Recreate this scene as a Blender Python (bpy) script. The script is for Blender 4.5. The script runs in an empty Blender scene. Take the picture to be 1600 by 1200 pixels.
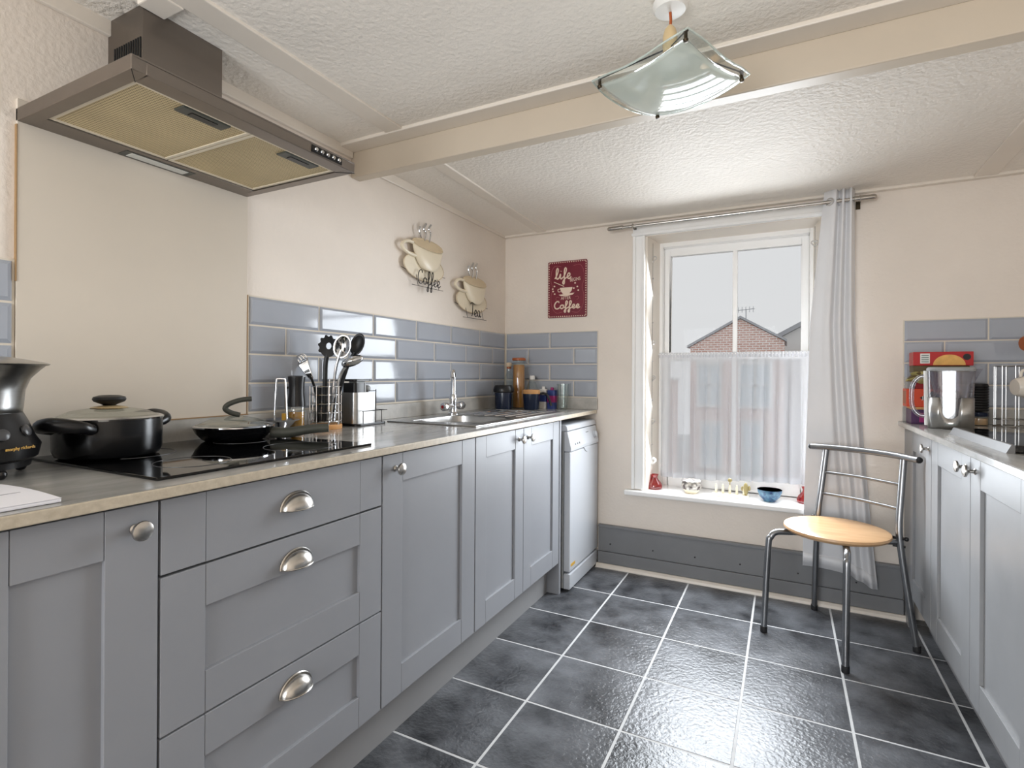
import bpy, bmesh, math, random
from mathutils import Vector, Matrix
random.seed(7)
PI = math.pi
sc = bpy.context.scene
COL = sc.collection

# ------------------------------------------------------------------ camera, sky, daylight, exposure
cam_d = bpy.data.cameras.new('camera'); cam = bpy.data.objects.new('camera', cam_d); COL.objects.link(cam)
yaw, roll = math.radians(27.2294), math.radians(.3447)
Fw = Vector((-math.sin(yaw), math.cos(yaw), 0)); R0 = Vector((math.cos(yaw), math.sin(yaw), 0)); U0 = Vector((0, 0, 1))
Rt = R0*math.cos(roll) + U0*math.sin(roll); Up = U0*math.cos(roll) - R0*math.sin(roll)
cam.matrix_world = Matrix(((Rt.x, Up.x, -Fw.x, 0), (Rt.y, Up.y, -Fw.y, 0), (Rt.z, Up.z, -Fw.z, 1.0928), (0, 0, 0, 1)))
cam_d.sensor_width = 36; cam_d.lens = 829.78/1600*36; cam_d.shift_y = -15.35/1600; cam_d.clip_start = .02
sc.camera = cam

world = bpy.data.worlds.new('overcast_sky'); sc.world = world; world.use_nodes = True
bg = world.node_tree.nodes['Background']; bg.inputs[0].default_value = (.97, .985, 1, 1); bg.inputs[1].default_value = .285

def area(name, loc, rot, sx, sy, power, color):
    d = bpy.data.lights.new(name, 'AREA'); d.shape = 'RECTANGLE'; d.size = sx; d.size_y = sy; d.energy = power; d.color = color
    o = bpy.data.objects.new(name, d); COL.objects.link(o); o.location = loc; o.rotation_euler = rot; return o
for k in range(4):   # daylight through the sash window: skylight falls in at a downward slant
    wd = area('window_daylight', (-.265, 3.0, .735+.315*k), (math.radians(-90+24), 0, 0), .80, .30, 3.75, (.88, .94, 1)); wd.data.spread = math.radians(150)
area('rear_fill_light', (-.75, -2.1, 1.06), (math.radians(90-4), 0, 0), 1.3, 1.5, 28, (.92, .96, 1))   # added fill light behind the camera, evens out the room

sc.view_settings.view_transform = 'Standard'; sc.view_settings.look = 'None'
sc.view_settings.gamma = 1; sc.view_settings.use_curve_mapping = False; sc.view_settings.exposure = 1.36
cy = sc.cycles
cy.max_bounces = 10; cy.diffuse_bounces = 6; cy.glossy_bounces = 5; cy.transmission_bounces = 8; cy.transparent_max_bounces = 16
cy.caustics_reflective = False; cy.caustics_refractive = False; cy.sample_clamp_indirect = 6; cy.use_denoising = True

# ------------------------------------------------------------------ materials
def lin(c):
    return tuple(((v/255)/12.92 if v/255 <= .04045 else ((v/255+.055)/1.055)**2.4) for v in c) + (1,)
MATS = {}
def mat(name, col, rough=.5, metal=0., vary=0., vscale=6., stretch=(1, 1, 1), bump=0., bscale=60., col2=None, bdist=.002, spec=.5, trans=0., ior=1.45, emit=None, rand=False, detail=4, coat=0., alpha=1., aniso=0.):
    m = bpy.data.materials.new(name); m.use_nodes = True; nt = m.node_tree; N = nt.nodes; L = nt.links
    b = N['Principled BSDF']
    b.inputs['Base Color'].default_value = lin(col); b.inputs['Roughness'].default_value = rough; b.inputs['Metallic'].default_value = metal
    b.inputs['Specular IOR Level'].default_value = spec; b.inputs['Transmission Weight'].default_value = trans; b.inputs['IOR'].default_value = ior
    b.inputs['Coat Weight'].default_value = coat; b.inputs['Alpha'].default_value = alpha; b.inputs['Anisotropic'].default_value = aniso
    if vary or bump or col2:
        tc = N.new('ShaderNodeTexCoord'); mp = N.new('ShaderNodeMapping'); L.new(tc.outputs['Object'], mp.inputs[0]); mp.inputs['Scale'].default_value = stretch
        if rand:
            oi = N.new('ShaderNodeObjectInfo'); ml = N.new('ShaderNodeMath'); ml.operation = 'MULTIPLY'; ml.inputs[1].default_value = 40
            L.new(oi.outputs['Random'], ml.inputs[0]); L.new(ml.outputs[0], mp.inputs['Location'])
        if vary or col2:
            n = N.new('ShaderNodeTexNoise'); n.inputs['Scale'].default_value = vscale; n.inputs['Detail'].default_value = detail; n.inputs['Roughness'].default_value = .6
            L.new(mp.outputs[0], n.inputs['Vector'])
            r = N.new('ShaderNodeValToRGB'); c1 = lin(col)
            if col2: ca, cb = c1, lin(col2)
            else: ca = tuple(v*(1-vary) for v in c1[:3])+(1,); cb = tuple(min(1, v*(1+vary)) for v in c1[:3])+(1,)
            r.color_ramp.elements[0].color = ca; r.color_ramp.elements[1].color = cb
            r.color_ramp.elements[0].position = .34; r.color_ramp.elements[1].position = .66
            L.new(n.outputs[0], r.inputs[0]); L.new(r.outputs[0], b.inputs['Base Color'])
        if bump:
            n2 = N.new('ShaderNodeTexNoise'); n2.inputs['Scale'].default_value = bscale; n2.inputs['Detail'].default_value = 3
            L.new(mp.outputs[0], n2.inputs['Vector'])
            bp = N.new('ShaderNodeBump'); bp.inputs['Strength'].default_value = bump; bp.inputs['Distance'].default_value = bdist
            L.new(n2.outputs[0], bp.inputs['Height']); L.new(bp.outputs[0], b.inputs['Normal'])
    if emit: b.inputs['Emission Color'].default_value = lin(col); b.inputs['Emission Strength'].default_value = emit
    MATS[name] = m; return m
def thin_glass(name, tint=(1, 1, 1), refl=.07, rough=0., diff=None, dfac=0.):
    m = bpy.data.materials.new(name); m.use_nodes = True; nt = m.node_tree; N = nt.nodes; L = nt.links
    N.remove(N['Principled BSDF']); out = N['Material Output']
    t = N.new('ShaderNodeBsdfTransparent'); t.inputs[0].default_value = (*tint, 1)
    g = N.new('ShaderNodeBsdfGlossy'); g.inputs['Roughness'].default_value = rough
    lw = N.new('ShaderNodeLayerWeight'); lw.inputs[0].default_value = .35
    mr = N.new('ShaderNodeMapRange'); mr.inputs[3].default_value = refl; mr.inputs[4].default_value = .75
    pw = N.new('ShaderNodeMath'); pw.operation = 'POWER'; pw.inputs[1].default_value = 2.5
    L.new(lw.outputs['Facing'], pw.inputs[0]); L.new(pw.outputs[0], mr.inputs[0])
    a = t.outputs[0]
    if diff:
        d = N.new('ShaderNodeBsdfDiffuse'); d.inputs[0].default_value = lin(diff); tr = N.new('ShaderNodeBsdfTranslucent'); tr.inputs[0].default_value = lin(diff)
        ad = N.new('ShaderNodeMixShader'); ad.inputs[0].default_value = .5; L.new(d.outputs[0], ad.inputs[1]); L.new(tr.outputs[0], ad.inputs[2])
        mx = N.new('ShaderNodeMixShader'); mx.inputs[0].default_value = dfac; L.new(a, mx.inputs[1]); L.new(ad.outputs[0], mx.inputs[2]); a = mx.outputs[0]
    m2 = N.new('ShaderNodeMixShader'); L.new(mr.outputs[0], m2.inputs[0]); L.new(a, m2.inputs[1]); L.new(g.outputs[0], m2.inputs[2])
    L.new(m2.outputs[0], out.inputs[0]); MATS[name] = m; return m

mat('wall', (228, 218, 207), .55, vary=.03, vscale=2.5, bump=.35, bscale=75, bdist=.004)
mat('ceiling', (238, 231, 221), .52, vary=.03, vscale=2, bump=.8, bscale=62, bdist=.006, spec=.08)
mat('beam_paint', (200, 187, 169), .4, vary=.02, vscale=5)
mat('gloss_cream', (228, 219, 207), .35, vary=.02, vscale=5)
mat('panel', (206, 196, 182), .3, vary=.02, vscale=3)
mat('window_white', (244, 243, 241), .3)
mat('grout', (214, 205, 190), .8)
mat('tile', (164, 169, 178), .07, vary=.03, vscale=3, bump=.06, bscale=14, bdist=.004, rand=True)
mat('floor_grout', (196, 196, 196), .8, vary=.06, vscale=20)
mat('slate', (42, 43, 46), .28, col2=(104, 106, 110), vscale=6, bump=.75, bscale=75, bdist=.003, rand=True, detail=8)
mat('cabinet', (144, 146, 151), .38, vary=.025, vscale=4, bump=.03, bscale=30)
mat('cabinet_right', (146, 147, 149), .38, vary=.05, vscale=5)
mat('plinth', (146, 146, 147), .45)
mat('skirting', (122, 123, 125), .45, vary=.03)
mat('worktop', (142, 141, 138), .16, col2=(180, 179, 175), vscale=6, stretch=(2.2, .55, 1), detail=7)
mat('worktop_edge', (178, 166, 147), .35, col2=(196, 185, 166), vscale=70)
mat('upstand', (158, 155, 150), .3, col2=(190, 187, 181), vscale=9, detail=7)
mat('steel', (176, 175, 173), .28, 1., vary=.05, vscale=30, stretch=(1, 1, 12))
mat('hood_steel', (134, 126, 119), .36, 1., vary=.05, vscale=8, stretch=(1, .3, 1))
mat('chrome', (215, 216, 218), .09, 1.)
mat('nickel', (190, 186, 180), .26, 1.)
mat('chair_steel', (150, 151, 153), .3, 1.)
mat('black_glass', (8, 8, 9), .04)
mat('black_plastic', (18, 18, 20), .3)
mat('black_matte', (16, 17, 19), .42)
mat('pot_black', (12, 13, 15), .22)
mat('dark_gap', (12, 12, 12), .8)
mat('zone_line', (70, 70, 72), .3)
mat('white_appliance', (186, 189, 194), .28)
mat('grey_plastic', (150, 152, 152), .4)
mat('cream_enamel', (226, 214, 190), .3)
mat('cream_inner', (205, 186, 155), .4)
mat('dark_wire', (40, 36, 32), .4, .6)
mat('sign_red', (112, 22, 42), .4, vary=.12, vscale=5)
mat('sign_ink', (236, 214, 194), .5)
mat('sign_ink_dim', (170, 96, 100), .5)
mat('cord_brown', (168, 84, 40), .5)
mat('holder_cream', (206, 182, 140), .4)
mat('brass_dark', (70, 60, 46), .35, .8)
mat('curtain', (222, 222, 224), .42, vary=.03, vscale=3)
mat('brushed_edge', (112, 112, 113), .45)
mat('stain', (150, 120, 84), .7)
mat('seat_wood', (190, 148, 106), .32, col2=(210, 172, 130), vscale=5, stretch=(1, 5, 1), detail=6)
mat('rubber', (30, 30, 32), .7)
mat('filter', (206, 188, 148), .5, .2, vary=.1, vscale=5)
mat('filter_frame', (214, 203, 182), .4)
mat('latch', (66, 68, 62), .4)
mat('lamp_strip', (206, 206, 200), .3)
mat('paper', (232, 232, 238), .6)
mat('paper_line', (150, 150, 158), .6)
mat('gold_print', (206, 160, 60), .4)
mat('navy', (26, 36, 58), .25)
mat('wood_light', (214, 160, 104), .5, vary=.1, vscale=12)
mat('pasta', (196, 138, 64), .5, col2=(150, 92, 34), vscale=14, stretch=(6, 6, .4))
mat('oil', (176, 124, 20), .15)
mat('white_cap', (232, 230, 226), .4)
mat('cork', (222, 200, 172), .7)
mat('blue_label', (48, 66, 128), .4)
mat('pink_label', (160, 40, 110), .4)
mat('red_box', (176, 28, 32), .35)
mat('red_box_dark', (140, 16, 24), .4)
mat('orange_box', (214, 74, 40), .4)
mat('purple_box', (74, 40, 84), .4)
mat('biscuit', (222, 172, 96), .6, vary=.1, vscale=40)
mat('print_white', (226, 226, 222), .5)
mat('print_black', (28, 26, 28), .5)
mat('print_grey', (120, 132, 128), .5)
mat('leaf', (132, 128, 70), .5, col2=(170, 156, 104), vscale=20)
mat('leaf_dark', (92, 78, 48), .5)
mat('mug_white', (226, 218, 206), .3)
mat('terracotta', (170, 92, 48), .4)
mat('blue_pattern', (92, 132, 152), .3, col2=(44, 66, 104), vscale=55, detail=2)
mat('pot_pattern', (222, 216, 206), .35, col2=(62, 50, 50), vscale=42, detail=1)
mat('cream_china', (224, 214, 190), .35)
mat('olive_china', (150, 136, 90), .4)
mat('brick_far', (196, 160, 148), .8, col2=(222, 194, 184), vscale=3)
mat('white_far', (226, 226, 224), .8)
mat('slate_far', (178, 180, 184), .7)
mat('bluish_far', (200, 214, 222), .6)
mat('ground_far', (190, 192, 192), .9)
thin_glass('pane', (1, 1, 1), .002)
thin_glass('clear_glass', (.93, .96, .95), .10)
thin_glass('lid_glass', (.86, .88, .84), .12)
thin_glass('frost_glass', (.93, .97, .95), .07, .0, (238, 246, 241), .62)
thin_glass('red_glass', (.85, .22, .22), .12, .0, (190, 40, 44), .35)
thin_glass('net', (1, 1, 1), .0, .6, (240, 242, 247), .58)
thin_glass('jug_clear', (.80, .80, .84), .10, .0, (170, 168, 178), .15)
thin_glass('heart_glass', (.95, .95, .95), .2, .0, (244, 242, 238), .45)
# brick courses on the far gable
m = MATS['brick_far']; nt = m.node_tree; bt = nt.nodes.new('ShaderNodeTexBrick'); tc = nt.nodes.new('ShaderNodeTexCoord'); sp = nt.nodes.new('ShaderNodeMapping')
sp.inputs['Rotation'].default_value = (math.radians(90), 0, 0)
nt.links.new(tc.outputs['Object'], sp.inputs[0]); nt.links.new(sp.outputs[0], bt.inputs[0])
bt.inputs['Color1'].default_value = lin((206, 164, 150)); bt.inputs['Color2'].default_value = lin((220, 184, 172)); bt.inputs['Mortar'].default_value = lin((238, 232, 228))
bt.inputs['Scale'].default_value = 1; bt.inputs['Brick Width'].default_value = .26; bt.inputs['Row Height'].default_value = .1; bt.inputs['Mortar Size'].default_value = .016
nt.links.new(bt.outputs[0], nt.nodes['Principled BSDF'].inputs['Base Color'])
# perforated look of the grease filters: fine mesh relief and colour
m = MATS['filter']; nt = m.node_tree; vo = nt.nodes.new('ShaderNodeTexVoronoi'); tc = nt.nodes.new('ShaderNodeTexCoord'); vo.inputs['Scale'].default_value = 165; vo.inputs['Randomness'].default_value = 0
nt.links.new(tc.outputs['Object'], vo.inputs[0]); bp = nt.nodes.new('ShaderNodeBump'); bp.inputs['Strength'].default_value = .6; bp.inputs['Distance'].default_value = .002
nt.links.new(vo.outputs[0], bp.inputs['Height']); nt.links.new(bp.outputs[0], nt.nodes['Principled BSDF'].inputs['Normal'])
rm = nt.nodes.new('ShaderNodeValToRGB'); rm.color_ramp.elements[0].color = (.28, .25, .2, 1); rm.color_ramp.elements[0].position = .22; rm.color_ramp.elements[1].position = .34
mu = nt.nodes.new('ShaderNodeMix'); mu.data_type = 'RGBA'; mu.blend_type = 'MULTIPLY'; mu.inputs[0].default_value = 1.
src = nt.nodes['Principled BSDF'].inputs['Base Color'].links[0].from_socket
nt.links.new(vo.outputs[0], rm.inputs[0]); nt.links.new(src, mu.inputs[6]); nt.links.new(rm.outputs[0], mu.inputs[7]); nt.links.new(mu.outputs[2], nt.nodes['Principled BSDF'].inputs['Base Color'])

# ------------------------------------------------------------------ mesh helpers
def cr(pts, n=8, closed=False):
    """Catmull-Rom through the points"""
    P = [Vector(p) for p in pts]; out = []; k = len(P)
    for i in range(k if closed else k-1):
        a = P[(i-1) % k] if closed or i > 0 else P[i]; b = P[i]; c = P[(i+1) % k]; d = P[(i+2) % k] if closed or i+2 < k else P[(i+1) % k]
        for j in range(n):
            t = j/n; out.append(.5*((2*b)+(c-a)*t+(2*a-5*b+4*c-d)*t*t+(3*b-a-3*c+d)*t**3))
    if not closed: out.append(P[-1])
    return out
class MB:
    def __init__(s): s.v = []; s.f = []
    def add(s, vs, fs):
        o = len(s.v); s.v += [Vector(v) for v in vs]; s.f += [tuple(i+o for i in f) for f in fs]; return s
    def box(s, x0, x1, y0, y1, z0, z1):
        return s.add([(x0, y0, z0), (x1, y0, z0), (x1, y1, z0), (x0, y1, z0), (x0, y0, z1), (x1, y0, z1), (x1, y1, z1), (x0, y1, z1)],
                     [(0, 3, 2, 1), (4, 5, 6, 7), (0, 1, 5, 4), (1, 2, 6, 5), (2, 3, 7, 6), (3, 0, 4, 7)])
    def prism(s, poly, axis, a0, a1):
        def p(u, v, a): return {'x': (a, u, v), 'y': (u, a, v), 'z': (u, v, a)}[axis]
        n = len(poly); vs = [p(u, v, a0) for u, v in poly]+[p(u, v, a1) for u, v in poly]
        fs = [tuple(range(n))[::-1], tuple(range(n, 2*n))]+[(i, (i+1) % n, n+(i+1) % n, n+i) for i in range(n)]
        return s.add(vs, fs)
    def lathe(s, prof, c=(0, 0, 0), seg=32, M=None, a0=0., a1=2*PI):
        c = Vector(c); vs = []; fs = []; full = abs(a1-a0-2*PI) < 1e-6; m = seg if full else seg+1
        for r, z in prof:
            for i in range(m):
                a = a0+(a1-a0)*i/seg; q = Vector((r*math.cos(a), r*math.sin(a), z)); vs.append(c+(M @ q if M else q))
        for j in range(len(prof)-1):
            for i in range(seg if full else seg):
                k = (i+1) % m if full else i+1
                fs.append((j*m+i, j*m+k, (j+1)*m+k, (j+1)*m+i))
        if full:
            if prof[0][0] > 1e-5: fs.append(tuple(range(m))[::-1])
            if prof[-1][0] > 1e-5: fs.append(tuple(range((len(prof)-1)*m, len(prof)*m)))
        return s.add(vs, fs)
    def tube(s, pts, r, seg=10, closed=False):
        P = [Vector(p) for p in pts]; n = len(P); rr = r if isinstance(r, (list, tuple)) else [r]*n
        vs = []; fs = []; nrm = None
        for i in range(n):
            t = (P[(i+1) % n]-P[i-1]) if closed else (P[min(i+1, n-1)]-P[max(i-1, 0)])
            t = t.normalized() if t.length > 1e-9 else Vector((0, 0, 1))
            if nrm is None:
                nrm = t.orthogonal().normalized()
            else:
                nrm = (nrm-t*nrm.dot(t)); nrm = nrm.normalized() if nrm.length > 1e-6 else t.orthogonal().normalized()
            b = t.cross(nrm)
            for k in range(seg):
                a = 2*PI*k/seg; vs.append(P[i]+(nrm*math.cos(a)+b*math.sin(a))*rr[i])
        for i in range(n if closed else n-1):
            for k in range(seg):
                j = (i+1) % n; fs.append((i*seg+k, i*seg+(k+1) % seg, j*seg+(k+1) % seg, j*seg+k))
        if not closed: fs += [tuple(range(seg))[::-1], tuple(range((n-1)*seg, n*seg))]
        return s.add(vs, fs)
    def ell(s, c, r, seg=20, rings=12):
        prof = [(math.sin(PI*i/rings), -math.cos(PI*i/rings)) for i in range(rings+1)]; o = len(s.v)
        s.lathe([(max(p[0], 1e-6), p[1]) for p in prof], (0, 0, 0), seg)
        for i in range(o, len(s.v)): v = s.v[i]; s.v[i] = Vector((c[0]+v.x*r[0], c[1]+v.y*r[1], c[2]+v.z*r[2]))
        return s
    def grid(s, fn, nu, nv):
        vs = [fn(i/nu, j/nv) for j in range(nv+1) for i in range(nu+1)]; w = nu+1
        return s.add(vs, [(j*w+i, j*w+i+1, (j+1)*w+i+1, (j+1)*w+i) for j in range(nv) for i in range(nu)])
    def xf(s, M, start=0):
        for i in range(start, len(s.v)): s.v[i] = M @ s.v[i]
        return s
def tag(o, label=None, cat=None, group=None, kind=None):
    if label: o['label'] = label
    if cat: o['category'] = cat
    if group: o['group'] = group
    if kind: o['kind'] = kind
    return o
ROOT = {}
def build(name, mb, material, parent=None, smooth=False, bevel=0., solid=0., label=None, org=None, angle=38):
    """link the collected shapes as one mesh object; the origin is that of the thing it belongs to (or org)"""
    o0 = Vector(org) if org is not None else (ROOT[parent.name] if parent else Vector((0, 0, 0)))
    me = bpy.data.meshes.new(name); me.from_pydata([tuple(v-o0) for v in mb.v], [], mb.f); me.validate(); me.update()
    bm = bmesh.new(); bm.from_mesh(me); bmesh.ops.remove_doubles(bm, verts=bm.verts, dist=1e-6); bmesh.ops.recalc_face_normals(bm, faces=bm.faces); bm.to_mesh(me); bm.free()
    me.materials.append(MATS[material])
    if smooth:
        me.polygons.foreach_set('use_smooth', [True]*len(me.polygons)); me.set_sharp_from_angle(angle=math.radians(angle))
    o = bpy.data.objects.new(name, me); COL.objects.link(o)
    if parent: o.parent = parent
    else: o.location = o0
    ROOT[o.name] = o0
    if solid:
        m = o.modifiers.new('thick', 'SOLIDIFY'); m.thickness = solid; m.offset = 0
    if bevel:
        m = o.modifiers.new('round', 'BEVEL'); m.width = bevel; m.segments = 2; m.limit_method = 'ANGLE'; m.angle_limit = math.radians(40)
    if label: o['label'] = label
    return o
def thing(name, loc, label, cat, group=None, kind=None):
    o = bpy.data.objects.new(name, None); COL.objects.link(o); o.location = loc; o.empty_display_size = .05
    ROOT[o.name] = Vector(loc); return tag(o, label, cat, group, kind)
def struct(name, mb, material, **k):
    o = build(name, mb, material, **k); o['kind'] = 'structure'; return o
def text_part(name, body, size, material, parent, M, ext=.0006, label=None, sx=1.):
    cu = bpy.data.curves.new(name, 'FONT'); cu.body = body; cu.size = size; cu.extrude = ext; cu.align_x = 'CENTER'; cu.align_y = 'CENTER'; cu.resolution_u = 3
    tmp = bpy.data.objects.new('tmp_text', cu); COL.objects.link(tmp)
    dg = bpy.context.evaluated_depsgraph_get(); me = bpy.data.meshes.new_from_object(tmp.evaluated_get(dg))
    COL.objects.unlink(tmp); bpy.data.objects.remove(tmp)
    me.transform(Matrix.Diagonal((sx, 1, 1, 1))); me.transform(M); me.transform(Matrix.Translation(-ROOT[parent.name]))
    me.materials.clear(); me.materials.append(MATS[material]); me.name = name
    o = bpy.data.objects.new(name, me); COL.objects.link(o); o.parent = parent; ROOT[o.name] = ROOT[parent.name]
    if label: o['label'] = label
    return o
def frame(o, u, v):
    """matrix whose local x runs along u, local y along v, at o"""
    u = Vector(u).normalized(); v = Vector(v).normalized(); w = u.cross(v)
    return Matrix(((u.x, v.x, w.x, o[0]), (u.y, v.y, w.y, o[1]), (u.z, v.z, w.z, o[2]), (0, 0, 0, 1)))

# hand-lettering strokes, x-height 1
STROKE = {
 'l': (.85, [[(0, .1), (.45, .9), (.68, 1.7), (.5, 2.05), (.28, 1.6), (.28, .4), (.5, 0), (.85, .25)]]),
 'i': (.72, [[(0, .2), (.28, .95), (.24, .3), (.44, 0), (.72, .25)], [(.36, 1.42), (.40, 1.5)]]),
 'f': (.85, [[(0, .15), (.5, .9), (.74, 1.7), (.55, 2.05), (.34, 1.5), (.34, -.6), (.18, -1.0), (.02, -.7), (.34, -.1), (.85, .25)]]),
 'e': (.88, [[(0, .3), (.5, .5), (.6, .85), (.36, 1.02), (.1, .6), (.2, .1), (.5, 0), (.88, .3)]]),
 'C': (1.35, [[(1.15, 1.6), (1.0, 2.0), (.5, 1.85), (.12, 1.0), (.3, .2), (.8, 0), (1.35, .35)]]),
 'o': (.95, [[(.5, 1), (.15, .8), (.1, .3), (.4, 0), (.75, .3), (.75, .8), (.5, 1), (.95, .8)]]),
 'a': (1.1, [[(.75, .85), (.4, 1), (.1, .6), (.2, .1), (.5, .05), (.74, .5), (.78, .92), (.76, .3), (.9, .02), (1.1, .2)]]),
 'T': (1.1, [[(0, 1.8), (.4, 2.05), (1.25, 1.9)], [(.66, 1.98), (.6, 1), (.52, .2), (.3, 0)]])}
def script_word(word, M, scale, r, mb=None, n=5, seg=6, ys=1.):
    mb = mb or MB(); x = 0
    for ch in word:
        adv, strokes = STROKE[ch]
        for st in strokes:
            P = [M @ Vector(((x+p[0])*scale, p[1]*scale*ys, 0)) for p in st]; mb.tube(cr(P, n), r, seg)
        x += adv
    return mb

# ------------------------------------------------------------------ the room
XW, D, XR, YB = -1.577, 2.964, 1.07, -2.2
ZC = 2.012
# floor: screed/grout slab with every tile a piece of its own
floor = struct('floor', MB().box(XW-.1, XR+.1, YB-.1, D+.05, -.10, -.0008), 'floor_grout')
tm = {}
def tile_mesh(kind, w, h, t, bev, material):
    """a tile in its own plane (x width, y height, z out), front face bevelled"""
    key = (kind, round(w, 3), round(h, 3))
    if key in tm: return tm[key]
    a, b = w/2, h/2; i = bev
    vs = [(-a, -b, 0), (a, -b, 0), (a, b, 0), (-a, b, 0), (-a, -b, t*.4), (a, -b, t*.4), (a, b, t*.4), (-a, b, t*.4),
          (-a+i, -b+i, t), (a-i, -b+i, t), (a-i, b-i, t), (-a+i, b-i, t)]
    fs = [(0, 3, 2, 1), (8, 9, 10, 11)]
    for o in (0, 4): fs += [(o+k, o+(k+1) % 4, o+4+(k+1) % 4, o+4+k) for k in range(4)]
    me = bpy.data.meshes.new(kind); me.from_pydata(vs, [], fs); me.update(); me.materials.append(MATS[material]); tm[key] = me; return me
def place_tile(name, me, parent, M):
    o = bpy.data.objects.new(name, me); COL.objects.link(o); o.parent = parent; o.matrix_local = M; return o
GX, GY, T0, T1 = -.7652, 2.5806, .319, .3251
for i in range(-1, 5):
    xa = max(GX+i*T0, -1.10); xb = min(GX+(i+1)*T0, .62)
    for j in range(-1, 14):
        yb = min(GY-(j-1)*T1 if j >= 0 else D, D); ya = GY-j*T1
        if j == -1: yb, ya = D-.005, GY+T1
        if yb-ya < .02: continue
        w, hgt = xb-xa-.0065, yb-ya-.0065
        place_tile('floor_tile', tile_mesh('floor_tile', w, hgt, .0042, .0015, 'slate'), floor, Matrix.Translation(((xa+xb)/2, (ya+yb)/2, -.004)))

wall_left = struct('wall_left', MB().box(XW-.15, XW, YB-.15, D+.4, -.1, 2.2), 'wall')
wall_right = struct('wall_right', MB().box(XR, XR+.15, YB-.15, D+.4, -.1, 2.2), 'wall')
# back wall with the window opening, splayed to the sash
WL, WR, WT, WB = -.694, .160, 1.868, .437
wb = MB()
wb.prism([(XW, D), (WL, D), (-.662, 3.2), (-.662, D+.35), (XW, D+.35)], 'z', -.1, 2.2)
wb.prism([(WR, D), (XR, D), (XR, D+.35), (.132, D+.35), (.132, 3.2)], 'z', -.1, 2.2)
wb.box(WL, WR, D, D+.35, WT, 2.2).box(WL, WR, D, D+.35, -.1, WB)
wall_back = struct('wall_back', wb, 'wall')
# rear wall behind the camera, its opening added to go with the fill light
RA, RB, RZ0, RZ1 = -1.45, -.05, .25, 1.86
wr = MB().box(XW, RA, YB-.15, YB, -.1, 2.2).box(RB, XR, YB-.15, YB, -.1, 2.2).box(RA, RB, YB-.15, YB, -.1, RZ0).box(RA, RB, YB-.15, YB, RZ1, 2.2)
struct('wall_rear', wr, 'wall')
ya, yb = YB-.09, YB-.05
w2 = MB().box(RA, RB, ya, yb, RZ0, RZ0+.06).box(RA, RB, ya, yb, RZ1-.06, RZ1).box(RA, RA+.06, ya, yb, RZ0+.06, RZ1-.06).box(RB-.06, RB, ya, yb, RZ0+.06, RZ1-.06).box(-.78, -.72, ya, yb, RZ0+.06, RZ1-.06)
struct('added_window_rear', w2, 'window_white')  # unseen window frame, added to go with the rear fill light

# ceiling in two fields, a little lower towards the window
ce = MB().prism([(YB-.1, 2.02), (1.64, 2.0), (1.64, 2.2), (YB-.1, 2.2)], 'x', XW-.1, XR+.1)
ce.prism([(1.64, 1.992), (D+.02, 1.957), (D+.02, 2.2), (1.64, 2.2)], 'x', XW-.1, XR+.1)
struct('ceiling', ce, 'ceiling')
def zc(y): return 2.02-.02*(y-YB+.1)/(1.64-YB+.1) if y < 1.64 else 1.992-.035*(y-1.64)/(D+.02-1.64)
struct('beam', MB().box(XW, XR, 1.622, 1.672, 1.888, 2.0), 'beam_paint', bevel=.004)
def strip_y(x0, x1, y0, y1, t=.008):
    return MB().add([(x0, y0, zc(y0)-t), (x1, y0, zc(y0)-t), (x1, y1, zc(y1)-t), (x0, y1, zc(y1)-t), (x0, y0, zc(y0)+.003), (x1, y0, zc(y0)+.003), (x1, y1, zc(y1)+.003), (x0, y1, zc(y1)+.003)],
                    [(0, 3, 2, 1), (4, 5, 6, 7), (0, 1, 5, 4), (1, 2, 6, 5), (2, 3, 7, 6), (3, 0, 4, 7)])
struct('trim_1', strip_y(-1.335, -1.258, YB, 1.548), 'gloss_cream', bevel=.003)
struct('trim_2', strip_y(-1.345, -1.285, 1.672, D-.03), 'gloss_cream', bevel=.003)
struct('trim_3', strip_y(.715, .795, 1.672, D-.03), 'gloss_cream', bevel=.003)
struct('trim_4', strip_y(XW, XR, 1.548, 1.622, .012), 'gloss_cream', bevel=.003)
struct('trim_5', strip_y(XW, XR, D-.03, D, .012), 'gloss_cream', bevel=.003)
struct('trim_6', MB().box(XW, XW+.014, YB, 1.62, 1.965, 2.01), 'gloss_cream', bevel=.003)
struct('trim_7', MB().box(XW, XW+.012, 1.672, D, 1.945, 1.985), 'gloss_cream', bevel=.003)
struct('trim_8', strip_y(-1.42, -1.335, .735, .80, .010), 'gloss_cream', bevel=.003)

# skirting along the window wall
bb = MB().box(-.95, .48, D-.020, D, .085, .222).box(-.95, .48, D-.027, D, .222, .236).box(-.95, .48, D-.032, D, .02, .085)
base = struct('baseboard_back', bb, 'skirting', bevel=.002)
build('floor_bead', MB().prism([(D-.055, 0), (D-.032, 0), (D-.032, .02), (D-.040, .02), (D-.052, .012)], 'x', -.955, .5), 'gloss_cream', base)
for x in (-.88, -.64, -.42, -.2, .06, .30): build('nail_head', MB().lathe([(.004, 0), (.004, .003), (1e-5, .004)], (x, D-.020, .13), 8, Matrix.Rotation(PI/2, 3, 'X')), 'black_matte', base)

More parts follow.
